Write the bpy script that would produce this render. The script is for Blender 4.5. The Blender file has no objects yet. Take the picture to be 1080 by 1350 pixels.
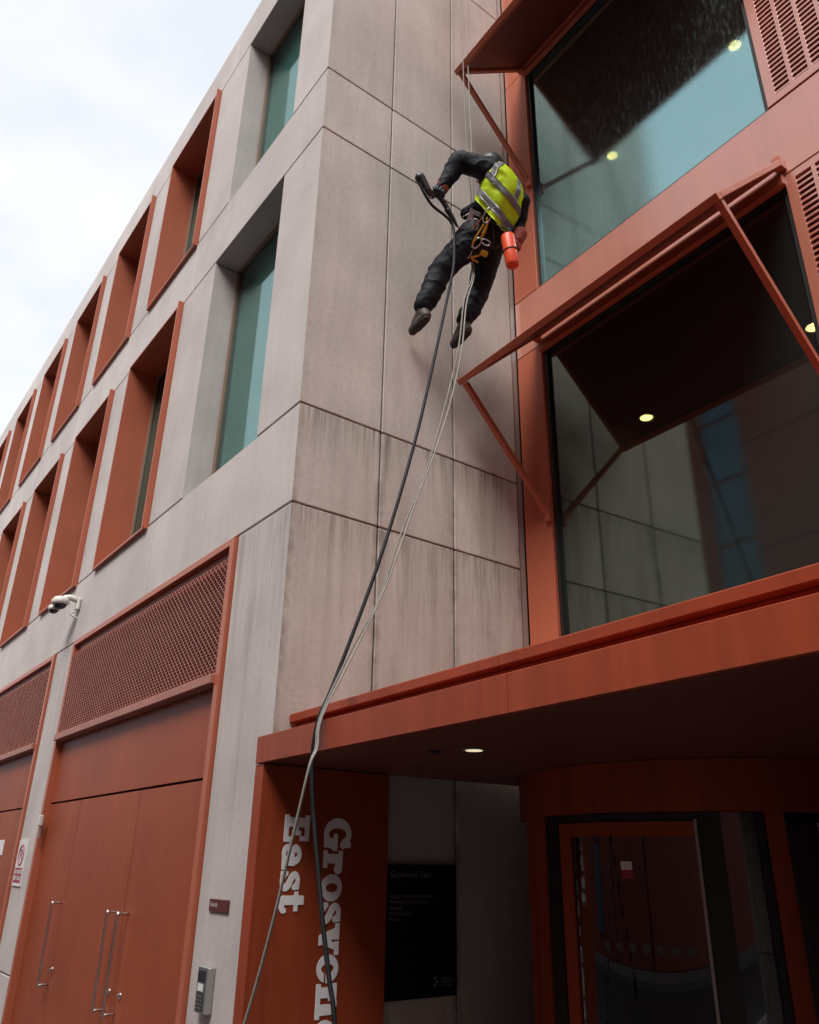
import bpy, bmesh, math, random
from mathutils import Vector, Matrix, noise
random.seed(7)
SC = bpy.context.scene
COL = SC.collection
R = math.radians

# ---------------------------------------------------------------- camera
cd = bpy.data.cameras.new('camera'); cam = bpy.data.objects.new('camera', cd); COL.objects.link(cam)
cam.matrix_world = (Matrix.Translation((4.794, -2.5, 1.6)) @ Matrix.Rotation(R(53.25419731), 4, 'Z')
                    @ Matrix.Rotation(R(113.79497737), 4, 'X') @ Matrix.Rotation(R(1.03595745), 4, 'Z'))
cd.sensor_fit = 'VERTICAL'; cd.sensor_height = 24.0; cd.lens = 24.0*1053.2/1350
cd.clip_start = .05; cd.clip_end = 500
SC.camera = cam

# ---------------------------------------------------------------- sky, sun, exposure
SUN_EL, SUN_AZ = 54, 152          # light comes over the street, from the camera's side
w = bpy.data.worlds.new('World'); SC.world = w; w.use_nodes = True
nt = w.node_tree; nt.nodes.clear()
def N(t, k, **kw):
    n = t.nodes.new(k)
    for a, b in kw.items(): setattr(n, a, b)
    return n
out = N(nt, 'ShaderNodeOutputWorld'); bg = N(nt, 'ShaderNodeBackground'); bg.inputs['Strength'].default_value = .1
sky = N(nt, 'ShaderNodeTexSky', sky_type='NISHITA', sun_disc=False)
sky.sun_elevation = R(SUN_EL); sky.sun_rotation = R(SUN_AZ)
tc = N(nt, 'ShaderNodeTexCoord'); mp = N(nt, 'ShaderNodeMapping'); mp.inputs['Scale'].default_value = (1, 1, 1.8)
ns = N(nt, 'ShaderNodeTexNoise'); ns.inputs['Scale'].default_value = 3.2; ns.inputs['Detail'].default_value = 7; ns.inputs['Roughness'].default_value = .55
rp = N(nt, 'ShaderNodeValToRGB'); rp.color_ramp.elements[0].position = .36; rp.color_ramp.elements[1].position = .6
rp.color_ramp.elements[0].color = (.83, .87, .93, 1); rp.color_ramp.elements[1].color = (.99, 1.0, 1.0, 1)
ml = N(nt, 'ShaderNodeVectorMath', operation='SCALE'); ml.inputs['Scale'].default_value = 3.75
mx = N(nt, 'ShaderNodeMixRGB'); mx.inputs[0].default_value = .92
nt.links.new(tc.outputs['Generated'], mp.inputs[0]); nt.links.new(mp.outputs[0], ns.inputs['Vector'])
nt.links.new(ns.outputs['Fac'], rp.inputs[0]); nt.links.new(rp.outputs[0], ml.inputs[0])
nt.links.new(sky.outputs[0], mx.inputs[1]); nt.links.new(ml.outputs[0], mx.inputs[2])
nt.links.new(mx.outputs[0], bg.inputs['Color']); nt.links.new(bg.outputs[0], out.inputs[0])
sl = bpy.data.lights.new('sun', 'SUN'); sl.energy = 1.5; sl.angle = R(30); sl.color = (1, .97, .93)
so = bpy.data.objects.new('sun', sl); COL.objects.link(so)
az, el = R(-62), R(SUN_EL)
so.rotation_euler = Vector((-math.cos(az)*math.cos(el), -math.sin(az)*math.cos(el), -math.sin(el))).to_track_quat('-Z', 'Y').to_euler()
so.location = (0, -10, 30)
SC.view_settings.view_transform = 'Standard'; SC.view_settings.look = 'None'
SC.view_settings.exposure = 1.52; SC.view_settings.gamma = 1; SC.view_settings.use_curve_mapping = False

# ---------------------------------------------------------------- materials
def mat(name, base, rough=.6, metal=0, var=0., spec=.5, ior=1.5, coat=0, bump=0, bscale=60, streak=0, scale=3.0, grain=0, emit=None, estr=0):
    m = bpy.data.materials.new(name); m.use_nodes = True; t = m.node_tree
    b = t.nodes['Principled BSDF']
    b.inputs['Base Color'].default_value = (*base, 1); b.inputs['Roughness'].default_value = rough
    b.inputs['Metallic'].default_value = metal; b.inputs['IOR'].default_value = ior
    b.inputs['Specular IOR Level'].default_value = spec; b.inputs['Coat Weight'].default_value = coat
    b.inputs['Coat Roughness'].default_value = .25
    if emit: b.inputs['Emission Color'].default_value = (*emit, 1); b.inputs['Emission Strength'].default_value = estr
    geo = N(t, 'ShaderNodeNewGeometry')
    col = None
    if var or streak:
        n1 = N(t, 'ShaderNodeTexNoise'); n1.inputs['Scale'].default_value = scale; n1.inputs['Detail'].default_value = 6
        t.links.new(geo.outputs['Position'], n1.inputs['Vector'])
        mr = N(t, 'ShaderNodeMapRange'); mr.inputs['From Min'].default_value = .3; mr.inputs['From Max'].default_value = .7
        mr.inputs['To Min'].default_value = 1-var; mr.inputs['To Max'].default_value = 1+var
        t.links.new(n1.outputs['Fac'], mr.inputs['Value'])
        fac = mr.outputs[0]
        if streak:
            ms = N(t, 'ShaderNodeMapping'); ms.inputs['Scale'].default_value = (5, 5, .5)
            t.links.new(geo.outputs['Position'], ms.inputs[0])
            n2 = N(t, 'ShaderNodeTexNoise'); n2.inputs['Scale'].default_value = 1.6; n2.inputs['Detail'].default_value = 9; n2.inputs['Roughness'].default_value = .7; n2.inputs['Distortion'].default_value = .6
            t.links.new(ms.outputs[0], n2.inputs['Vector'])
            m2 = N(t, 'ShaderNodeMapRange'); m2.inputs['From Min'].default_value = .35; m2.inputs['From Max'].default_value = .65
            m2.inputs['To Min'].default_value = 1-streak; m2.inputs['To Max'].default_value = 1+streak*.6
            t.links.new(n2.outputs['Fac'], m2.inputs['Value'])
            mm = N(t, 'ShaderNodeMath', operation='MULTIPLY'); t.links.new(fac, mm.inputs[0]); t.links.new(m2.outputs[0], mm.inputs[1])
            fac = mm.outputs[0]
        if grain:
            n4 = N(t, 'ShaderNodeTexNoise'); n4.inputs['Scale'].default_value = 22; n4.inputs['Detail'].default_value = 8; n4.inputs['Roughness'].default_value = .8
            t.links.new(geo.outputs['Position'], n4.inputs['Vector'])
            m4 = N(t, 'ShaderNodeMapRange'); m4.inputs['From Min'].default_value = .35; m4.inputs['From Max'].default_value = .65
            m4.inputs['To Min'].default_value = 1-grain; m4.inputs['To Max'].default_value = 1+grain
            t.links.new(n4.outputs['Fac'], m4.inputs['Value'])
            mm = N(t, 'ShaderNodeMath', operation='MULTIPLY'); t.links.new(fac, mm.inputs[0]); t.links.new(m4.outputs[0], mm.inputs[1]); fac = mm.outputs[0]
        oi = N(t, 'ShaderNodeObjectInfo'); mo = N(t, 'ShaderNodeMapRange')
        mo.inputs['To Min'].default_value = 1-var*.6; mo.inputs['To Max'].default_value = 1+var*.6
        t.links.new(oi.outputs['Random'], mo.inputs['Value'])
        mm = N(t, 'ShaderNodeMath', operation='MULTIPLY'); t.links.new(fac, mm.inputs[0]); t.links.new(mo.outputs[0], mm.inputs[1])
        vs = N(t, 'ShaderNodeVectorMath', operation='SCALE'); vs.inputs[0].default_value = base
        t.links.new(mm.outputs[0], vs.inputs['Scale']); t.links.new(vs.outputs[0], b.inputs['Base Color'])
        col = vs.outputs[0]
    if bump:
        n3 = N(t, 'ShaderNodeTexNoise'); n3.inputs['Scale'].default_value = bscale; n3.inputs['Detail'].default_value = 5
        t.links.new(geo.outputs['Position'], n3.inputs['Vector'])
        bp = N(t, 'ShaderNodeBump'); bp.inputs['Strength'].default_value = bump; bp.inputs['Distance'].default_value = .01
        t.links.new(n3.outputs['Fac'], bp.inputs['Height']); t.links.new(bp.outputs[0], b.inputs['Normal'])
    m['_c'] = 1
    return m

def add_stain(m, dark, z_edges, depth, amount, nx=26.):
    """rain dirt running down from the joints at z_edges: dark drips of uneven length"""
    t = m.node_tree; b = t.nodes['Principled BSDF']; src = b.inputs['Base Color'].links[0].from_socket
    geo = N(t, 'ShaderNodeNewGeometry'); sx = N(t, 'ShaderNodeSeparateXYZ'); t.links.new(geo.outputs['Position'], sx.inputs[0])
    mp = N(t, 'ShaderNodeMapping'); mp.inputs['Scale'].default_value = (nx, nx, .5); t.links.new(geo.outputs['Position'], mp.inputs[0])
    n1 = N(t, 'ShaderNodeTexNoise'); n1.inputs['Scale'].default_value = 1.; n1.inputs['Detail'].default_value = 6; n1.inputs['Roughness'].default_value = .7; t.links.new(mp.outputs[0], n1.inputs['Vector'])
    mp2 = N(t, 'ShaderNodeMapping'); mp2.inputs['Scale'].default_value = (2.3, 2.3, .6); t.links.new(geo.outputs['Position'], mp2.inputs[0])
    n2 = N(t, 'ShaderNodeTexNoise'); n2.inputs['Scale'].default_value = 1.; t.links.new(mp2.outputs[0], n2.inputs['Vector'])
    mp3 = N(t, 'ShaderNodeMapping'); mp3.inputs['Scale'].default_value = (nx*.45, nx*.45, 0); t.links.new(geo.outputs['Position'], mp3.inputs[0])
    n3 = N(t, 'ShaderNodeTexNoise'); n3.inputs['Scale'].default_value = 1.; n3.inputs['Detail'].default_value = 3; t.links.new(mp3.outputs[0], n3.inputs['Vector'])
    tot = None
    def M(op, a, bb=None):
        n = N(t, 'ShaderNodeMath', operation=op)
        for i, v in enumerate((a, bb)):
            if v is None: continue
            if isinstance(v, (int, float)): n.inputs[i].default_value = v
            else: t.links.new(v, n.inputs[i])
        return n.outputs[0]
    for ze in z_edges:
        d = M('SUBTRACT', ze, sx.outputs['Z'])
        up = M('GREATER_THAN', d, 0.)
        f = N(t, 'ShaderNodeMapRange'); f.inputs['From Min'].default_value = 0
        f.inputs['To Min'].default_value = 1; f.inputs['To Max'].default_value = 0
        t.links.new(d, f.inputs['Value']); t.links.new(M('MULTIPLY', M('POWER', n3.outputs['Fac'], 2.0), depth*4.2), f.inputs['From Max'])
        v = M('MULTIPLY', M('POWER', f.outputs[0], 2.2), up)
        tot = v if tot is None else M('ADD', tot, v)
    r = N(t, 'ShaderNodeMapRange'); r.inputs['From Min'].default_value = .42; r.inputs['From Max'].default_value = .62; t.links.new(n1.outputs['Fac'], r.inputs['Value'])
    r2 = N(t, 'ShaderNodeMapRange'); r2.inputs['From Min'].default_value = .35; r2.inputs['From Max'].default_value = .6
    r2.inputs['To Min'].default_value = .25; t.links.new(n2.outputs['Fac'], r2.inputs['Value'])
    f = M('MULTIPLY', M('MULTIPLY', tot, r.outputs[0]), M('MULTIPLY', r2.outputs[0], amount))
    cl = N(t, 'ShaderNodeClamp'); t.links.new(f, cl.inputs[0])
    mx = N(t, 'ShaderNodeMixRGB'); mx.inputs[2].default_value = (*dark, 1)
    t.links.new(cl.outputs[0], mx.inputs[0]); t.links.new(src, mx.inputs[1]); t.links.new(mx.outputs[0], b.inputs['Base Color'])

def add_edge_dirt(m, dark, edges, width, amount, zmax):
    """grime beside the vertical joints at the given y, strongest low on the wall"""
    t = m.node_tree; b = t.nodes['Principled BSDF']; src = b.inputs['Base Color'].links[0].from_socket
    geo = N(t, 'ShaderNodeNewGeometry'); sx = N(t, 'ShaderNodeSeparateXYZ'); t.links.new(geo.outputs['Position'], sx.inputs[0])
    n1 = N(t, 'ShaderNodeTexNoise'); n1.inputs['Scale'].default_value = 4.5; n1.inputs['Detail'].default_value = 7; n1.inputs['Roughness'].default_value = .65
    t.links.new(geo.outputs['Position'], n1.inputs['Vector'])
    def M(op, a, bb):
        n = N(t, 'ShaderNodeMath', operation=op)
        for i, v in enumerate((a, bb)):
            if isinstance(v, (int, float)): n.inputs[i].default_value = v
            else: t.links.new(v, n.inputs[i])
        return n.outputs[0]
    tot = None
    for y in edges:
        d = M('ABSOLUTE', M('SUBTRACT', sx.outputs['Y'], y), 0)
        wv = M('MULTIPLY', n1.outputs['Fac'], width*2)
        r = M('MAXIMUM', M('SUBTRACT', 1., M('DIVIDE', d, wv)), 0.)
        tot = r if tot is None else M('ADD', tot, r)
    zf = N(t, 'ShaderNodeMapRange'); zf.inputs['From Min'].default_value = zmax; zf.inputs['From Max'].default_value = zmax-1.5; zf.inputs['To Min'].default_value = .2
    t.links.new(sx.outputs['Z'], zf.inputs['Value'])
    r2 = N(t, 'ShaderNodeMapRange'); r2.inputs['From Min'].default_value = .35; r2.inputs['From Max'].default_value = .65; t.links.new(n1.outputs['Fac'], r2.inputs['Value'])
    f = M('MULTIPLY', M('MULTIPLY', M('MULTIPLY', tot, zf.outputs[0]), r2.outputs[0]), amount)
    cl = N(t, 'ShaderNodeClamp'); t.links.new(f, cl.inputs[0])
    mx = N(t, 'ShaderNodeMixRGB'); mx.inputs[2].default_value = (*dark, 1)
    t.links.new(cl.outputs[0], mx.inputs[0]); t.links.new(src, mx.inputs[1]); t.links.new(mx.outputs[0], b.inputs['Base Color'])

def glass(name, gloss, trans, fac, rough=.01, rain=0., film=0., filmc=(.3, .42, .40)):
    m = bpy.data.materials.new(name); m.use_nodes = True; t = m.node_tree; t.nodes.clear()
    o = N(t, 'ShaderNodeOutputMaterial'); mx = N(t, 'ShaderNodeMixShader'); mx.inputs[0].default_value = fac
    g = N(t, 'ShaderNodeBsdfGlossy'); g.inputs['Color'].default_value = (*gloss, 1); g.inputs['Roughness'].default_value = rough
    tr = N(t, 'ShaderNodeBsdfTransparent'); tr.inputs['Color'].default_value = (*trans, 1)
    if rain:
        geo = N(t, 'ShaderNodeNewGeometry'); mp = N(t, 'ShaderNodeMapping'); mp.inputs['Scale'].default_value = (170, 170, 45)
        t.links.new(geo.outputs['Position'], mp.inputs[0])
        n = N(t, 'ShaderNodeTexNoise'); n.inputs['Scale'].default_value = 1; n.inputs['Detail'].default_value = 3; t.links.new(mp.outputs[0], n.inputs['Vector'])
        b = N(t, 'ShaderNodeBump'); b.inputs['Strength'].default_value = rain; b.inputs['Distance'].default_value = .002
        t.links.new(n.outputs['Fac'], b.inputs['Height']); t.links.new(b.outputs[0], g.inputs['Normal'])
    t.links.new(tr.outputs[0], mx.inputs[1]); t.links.new(g.outputs[0], mx.inputs[2])
    if film:
        df = N(t, 'ShaderNodeBsdfDiffuse'); df.inputs[0].default_value = (*filmc, 1)
        m2 = N(t, 'ShaderNodeMixShader'); m2.inputs[0].default_value = film
        if rain > .1:      # rain drops and run-off clinging to the pane
            g2 = N(t, 'ShaderNodeNewGeometry'); mq = N(t, 'ShaderNodeMapping'); mq.inputs['Scale'].default_value = (34, 34, 9); t.links.new(g2.outputs['Position'], mq.inputs[0])
            nq = N(t, 'ShaderNodeTexNoise'); nq.inputs['Scale'].default_value = 1; nq.inputs['Detail'].default_value = 6; nq.inputs['Roughness'].default_value = .8; t.links.new(mq.outputs[0], nq.inputs['Vector'])
            rq = N(t, 'ShaderNodeMapRange'); rq.inputs['From Min'].default_value = .50; rq.inputs['From Max'].default_value = .72
            rq.inputs['To Min'].default_value = film*.6; rq.inputs['To Max'].default_value = film*6
            t.links.new(nq.outputs['Fac'], rq.inputs['Value']); t.links.new(rq.outputs[0], m2.inputs[0])
        t.links.new(mx.outputs[0], m2.inputs[1]); t.links.new(df.outputs[0], m2.inputs[2]); t.links.new(m2.outputs[0], o.inputs[0])
    else: t.links.new(mx.outputs[0], o.inputs[0])
    return m

def emission(name, c, s):
    m = bpy.data.materials.new(name); m.use_nodes = True; t = m.node_tree; t.nodes.clear()
    o = N(t, 'ShaderNodeOutputMaterial'); e = N(t, 'ShaderNodeEmission'); e.inputs[0].default_value = (*c, 1); e.inputs[1].default_value = s
    t.links.new(e.outputs[0], o.inputs[0]); return m

MT = dict(
    conc=mat('pale_precast_concrete', (.49, .44, .42), .8, var=.11, streak=.05, scale=1.3, grain=.07, bump=.12, bscale=45),
    conc2=mat('weathered_precast_concrete', (.485, .43, .39), .8, var=.13, streak=.08, scale=1.1, grain=.09, bump=.14, bscale=45),
    core=mat('dark_backing', (.03, .028, .027), .9),
    joint=mat('dark_joint', (.035, .03, .028), .9),
    orange=mat('orange_metal', (.41, .105, .052), .45, var=.05, streak=.04, scale=2.0, ior=1.5),
    wet_sheen=mat('wet_orange_metal_sky_sheen', (.44, .14, .085), .30, var=.06, streak=.08, scale=2.0, ior=2.0, coat=.9),  # wet gloss from the coat; paler base paints in extra sky sheen
    orange_flat=mat('orange_metal_weathered', (.29, .050, .018), .5, var=.11, streak=.16, scale=1.6, ior=1.4, spec=.35),
    door=mat('red_oxide_door_paint', (.29, .062, .025), .5, var=.12, streak=.10, scale=1.2, ior=1.4, spec=.3),
    mesh=mat('dull_red_mesh', (.34, .12, .085), .5, var=.08),
    maroon=mat('dark_maroon', (.055, .016, .012), .7),
    soffit=mat('shade_darkened_soffit', (.16, .035, .025), .5, var=.05),  # awning underside is the same orange, its shade painted into this darker base
    gasket=mat('black_gasket', (.012, .012, .012), .5),
    alu=mat('grey_aluminium', (.36, .345, .33), .4, metal=.5),
    steel=mat('brushed_steel', (.62, .6, .58), .28, metal=1.),
    glassF=glass('teal_reflective_glass', (.40, .65, .66), (.30, .40, .38), .66, rain=.16, film=.05),
    glassF2=glass('dark_teal_glass', (.42, .50, .455), (.30, .36, .34), .34, rain=.03, film=.035),
    glassA=glass('green_tinted_glass', (.54, .66, .65), (.66, .82, .80), .32),
    glassD=glass('door_glass', (.8, .8, .8), (.5, .5, .5), .12),
    blind=mat('grey_roller_blind', (.56, .62, .60), .8, var=.05),
    blindw=mat('warm_grey_blind', (.42, .37, .32), .8, var=.05),
    tan=mat('tan_metal_trim', (.30, .17, .12), .5),
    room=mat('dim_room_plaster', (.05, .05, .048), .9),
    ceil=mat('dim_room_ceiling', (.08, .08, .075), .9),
    lampw=emission('warm_downlight', (1., .50, .15), 24.0),
    lampd=emission('dim_downlight', (1., .85, .55), .3),
    white=mat('white_print', (.62, .62, .62), .5),
    letter=mat('off_white_lettering', (.78, .76, .76), .5),
    signw=mat('white_sign_sheet', (.72, .70, .70), .4),
    signr=mat('red_sign_print', (.36, .02, .05), .4),
    signk=mat('black_sign_print', (.03, .02, .03), .4),
    plate=mat('dark_grey_plate', (.10, .10, .10), .45),
    plaque=mat('maroon_plaque', (.10, .018, .018), .4),
    board=mat('black_sign_board', (.008, .009, .011), .35),
    dots=mat('frosted_dots', (.06, .06, .06), .6),
    boardt=mat('grey_board_lettering', (.30, .30, .30), .6),
    camw=mat('off_white_plastic', (.62, .61, .55), .4, var=.05),
    camk=mat('smoked_dome', (.02, .02, .02), .12),
    asphalt=mat('asphalt', (.03, .03, .031), .6, var=.12, bump=.2, bscale=90),
    paving=mat('paving', (.10, .096, .092), .6, var=.1, scale=6),
    kerb=mat('kerb_stone', (.28, .27, .26), .8, var=.1),
    opp=mat('red_brown_cladding', (.19, .042, .028), .7, var=.08),
    oppg=mat('dull_blue_glazing', (.045, .10, .17), .35, var=.2, scale=1.5),
    suit=mat('black_waterproof_fabric', (.005, .0065, .0115), .66, var=.2, spec=.22, bump=.5, bscale=28),
    skin=mat('skin', (.45, .25, .18), .5),
    boot=mat('muddy_boot', (.055, .046, .034), .6, var=.2, scale=20, bump=.2),
    sole=mat('boot_sole', (.02, .02, .02), .7),
    hivis=mat('fluorescent_yellow', (.74, .95, .012), .6, var=.05, scale=9, bump=.15, bscale=30),
    reflective=mat('grey_reflective_tape', (.30, .29, .32), .35, var=.08, scale=12),
    glove=mat('dark_teal_glove', (.012, .03, .04), .6, bump=.3),
    cuff=mat('red_glove_cuff', (.23, .035, .02), .7, bump=.3),
    harness=mat('black_webbing', (.015, .014, .014), .7),
    webbing=mat('yellow_webbing', (.60, .33, .02), .6, var=.12, scale=25),
    webo=mat('orange_webbing', (.42, .13, .02), .6),
    gun=mat('black_tool_plastic', (.02, .021, .022), .4),
    tube=mat('orange_red_bottle', (.72, .07, .016), .4, var=.03),
    rope=mat('pale_grey_rope', (.27, .25, .225), .8, var=.2, scale=60, bump=.4, bscale=250),
    ropew=mat('cream_rope', (.31, .285, .25), .8, var=.2, scale=60),
    hose=mat('black_hose', (.009, .009, .010), .6, spec=.25),
    helmet=mat('black_hood', (.014, .014, .016), .5),
)
add_stain(MT['conc2'], (.10, .075, .055), (4.868, 4.016), .6, 1.25)
add_stain(MT['conc2'], (.15, .12, .095), (4.0,), 2.4, .6, nx=9.)
add_stain(MT['conc2'], (.30, .235, .18), (12.4,), 9., .5, nx=1.1)
add_stain(MT['conc2'], (.24, .19, .145), (4.9,), 5., .65, nx=2.2)
add_stain(MT['conc2'], (.58, .52, .45), (4.0, 4.9), 3.5, .65, nx=8.)
add_edge_dirt(MT['conc2'], (.12, .085, .06), (.0, .773, 1.556, 2.33), .055, .8, 5.6)
add_stain(MT['conc'], (.16, .125, .10), (4.0,), 2.6, .7, nx=11.)

# ---------------------------------------------------------------- geometry helpers
T3 = R(-2.396)
U3 = Vector((math.cos(T3), math.sin(T3), 0)); N3 = Vector((math.sin(T3), -math.cos(T3), 0)); O3 = Vector((0, 2.405, 0))
def P3(u, o, z): return O3 + U3*u + N3*o + Vector((0, 0, z))
def PW(x, y, z): return Vector((x, y, z))
LOC = {}
def link(name, me, parent=None, kind=None):
    o = bpy.data.objects.new(name, me); COL.objects.link(o)
    if parent is not None:
        o.parent = parent
        o.matrix_parent_inverse = Matrix.Translation(-LOC[parent.name])
    LOC[o.name] = Vector((0, 0, 0))
    if kind: o['kind'] = kind
    return o
def obj(name, bm, m, parent=None, kind=None, smooth=False):
    me = bpy.data.meshes.new(name)
    bmesh.ops.recalc_face_normals(bm, faces=bm.faces)
    bm.to_mesh(me); bm.free()
    for x in (m if isinstance(m, (list, tuple)) else [m]): me.materials.append(MT[x] if isinstance(x, str) else x)
    if smooth:
        for p in me.polygons: p.use_smooth = True
    return link(name, me, parent, kind)
def tag(o, label, cat, group=None):
    o['label'] = label; o['category'] = cat
    if group: o['group'] = group
    return o
def thing(name, label, cat, loc, group=None):
    o = bpy.data.objects.new(name, None); COL.objects.link(o); o.location = loc; o.empty_display_size = .2
    LOC[o.name] = Vector(loc)
    return tag(o, label, cat, group)
def BM(): return bmesh.new()
def box(bm, a0, a1, b0, b1, c0, c1, T=PW, mi=0, bev=0):
    vs = [bm.verts.new(T(a, b, c)) for a in (a0, a1) for b in (b0, b1) for c in (c0, c1)]
    fs = []
    for q in ((0, 1, 3, 2), (4, 6, 7, 5), (0, 4, 5, 1), (2, 3, 7, 6), (0, 2, 6, 4), (1, 5, 7, 3)):
        f = bm.faces.new([vs[i] for i in q]); f.material_index = mi; fs.append(f)
    if bev:
        es = list({e for f in fs for e in f.edges})
        bmesh.ops.bevel(bm, geom=es, offset=bev, segments=1, affect='EDGES')
    return vs
def prism(bm, poly, z0, z1, T=PW, bev=0, mi=0):
    lo = [bm.verts.new(T(x, y, z0)) for x, y in poly]; hi = [bm.verts.new(T(x, y, z1)) for x, y in poly]
    n = len(poly); fs = [bm.faces.new(lo[::-1]), bm.faces.new(hi)]
    for i in range(n): fs.append(bm.faces.new([lo[i], lo[(i+1) % n], hi[(i+1) % n], hi[i]]))
    for f in fs: f.material_index = mi
    if bev:
        es = list({e for f in fs for e in f.edges})
        bmesh.ops.bevel(bm, geom=es, offset=bev, segments=1, affect='EDGES')
def smooth_path(pts, n=6):
    pts = [Vector(p) for p in pts]
    if len(pts) < 3: return pts
    out = []
    for i in range(len(pts)-1):
        p0 = pts[max(i-1, 0)]; p1 = pts[i]; p2 = pts[i+1]; p3 = pts[min(i+2, len(pts)-1)]
        for k in range(n):
            t = k/n
            out.append(.5*((2*p1)+(p2-p0)*t+(2*p0-5*p1+4*p2-p3)*t*t+(3*p1-p0-3*p2+p3)*t**3))
    return out+[pts[-1]]
def tube(bm, pts, r, sides=8, n=6, mi=0, closed=False, flat=1.):
    pts = smooth_path(pts, n) if n > 1 else [Vector(p) for p in pts]
    rr = r if isinstance(r, (list, tuple)) else None
    rings = []; up = None
    for i, p in enumerate(pts):
        d = (pts[min(i+1, len(pts)-1)]-pts[max(i-1, 0)])
        d = d.normalized() if d.length > 1e-9 else Vector((0, 0, 1))
        if up is None:
            up = Vector((0, 0, 1)) if abs(d.z) < .9 else Vector((1, 0, 0))
        up = (up-d*up.dot(d)).normalized(); s = d.cross(up)
        q = r if rr is None else rr[0]+(rr[1]-rr[0])*i/(len(pts)-1)
        rings.append([bm.verts.new(p+(up*math.cos(2*math.pi*k/sides)*flat+s*math.sin(2*math.pi*k/sides))*q) for k in range(sides)])
    m = len(rings)
    for i in range(m if closed else m-1):
        a, b = rings[i], rings[(i+1) % m]
        for k in range(sides):
            f = bm.faces.new([a[k], a[(k+1) % sides], b[(k+1) % sides], b[k]]); f.material_index = mi; f.smooth = True
    if not closed:
        bm.faces.new(rings[0][::-1]).material_index = mi; bm.faces.new(rings[-1]).material_index = mi
def lathe(bm, prof, c, axis, seg=20, mi=0):
    """prof: list of (distance along axis, radius)"""
    ax = Vector(axis).normalized(); a = ax.orthogonal().normalized(); b = ax.cross(a); c = Vector(c)
    rings = []
    for h, r in prof:
        rings.append([bm.verts.new(c+ax*h+(a*math.cos(2*math.pi*k/seg)+b*math.sin(2*math.pi*k/seg))*max(r, 1e-4)) for k in range(seg)])
    for p, q in zip(rings, rings[1:]):
        for k in range(seg):
            f = bm.faces.new([p[k], p[(k+1) % seg], q[(k+1) % seg], q[k]]); f.material_index = mi; f.smooth = True
    bm.faces.new(rings[0][::-1]).material_index = mi; bm.faces.new(rings[-1]).material_index = mi
def text_mesh(s, size, T, depth=.002, bold=0.):
    """T maps text plane (x, y) to the world; returns bmesh of the flat print"""
    cu = bpy.data.curves.new('t', 'FONT'); cu.body = s; cu.size = size; cu.offset = bold; cu.resolution_u = 3
    ob = bpy.data.objects.new('t', cu); COL.objects.link(ob)
    dg = bpy.context.evaluated_depsgraph_get(); dg.update()
    me = bpy.data.meshes.new_from_object(ob.evaluated_get(dg))
    bm = BM(); bm.from_mesh(me)
    bpy.data.objects.remove(ob); bpy.data.curves.remove(cu); bpy.data.meshes.remove(me)
    for v in bm.verts: v.co = T(v.co.x, v.co.y)
    return bm

# ================================================================ GROUND AND STREET
G = -.15
bm = BM(); box(bm, -60, 60, -9.5, -3.6, G-.6, G-.12); obj('road', bm, 'asphalt', kind='structure')
bm = BM(); box(bm, -60, 60, -3.45, 12, G-.6, G); obj('pavement', bm, 'paving', kind='structure')
bm = BM(); box(bm, -60, 60, -3.6, -3.452, G-.6, G+.004, bev=.02); obj('kerb', bm, 'kerb', kind='structure')
bm = BM(); box(bm, -60, 60, -30, -9.502, G-.6, G); obj('pavement', bm, 'paving', kind='structure')

# ================================================================ MAIN BUILDING
BLD = thing('office_building', 'pale concrete office building with orange metal windows, awnings and entrance canopy', 'building', (0, 0, G))
JG = .007
ZL = [G, 4.026, 4.876, 7.845, 8.64, 11.37, 12.05]
def panel(x0, x1, z0, z1, d=.3, m='conc', y=0.):
    b = BM(); box(b, x0+JG, x1-JG, y, d, z0+JG, z1-JG, bev=.006); return obj('concrete_panel', b, m, BLD)
def corner_panel(x0, z0, z1):
    b = BM(); prism(b, [(-.001, 0), (-.28, .28), (x0+JG, .28), (x0+JG, 0)], z0+JG, z1-JG, bev=.006); obj('concrete_panel', b, 'conc', BLD)
low = [(-5.02-2.54*k, -3.24-2.54*k) for k in range(7)]
upp = [(-4.74-2.44*k, -3.07-2.44*k) for k in range(7)]
XE = -21.5
# corner column, band and pier panels of the street front
corner_panel(-.87, ZL[0], ZL[1])
for z0, z1 in ((ZL[1], ZL[2]), (ZL[3], ZL[4]), (ZL[5], ZL[6])):
    ed = [0, -2.98] + [-5.40-2.54*k for k in range(7)]
    if z0 > 11: ed = [0, -2.62] + [-5.1-2.44*k for k in range(7)]
    corner_panel(ed[1], z0, z1)
    for a, c in zip(ed[1:], ed[2:]): panel(c, a, z0, z1)
corner_panel(-.74, ZL[2], ZL[3]); corner_panel(-.69, ZL[4], ZL[5])
panel(low[0][1]+.0, -2.33, ZL[2], ZL[3]); panel(upp[0][1], -2.20, ZL[4], ZL[5])
for wins, z0, z1 in ((low, ZL[2], ZL[3]), (upp, ZL[4], ZL[5])):
    for k in range(6): panel(wins[k+1][1], wins[k][0], z0, z1)
# ground floor piers
for x0, x1 in ((-6.13, -5.32), (-11.35, -10.5), (-16.6, -15.75)):
    panel(x0, x1, ZL[0], .45); panel(x0, x1, .45, ZL[1])
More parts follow.
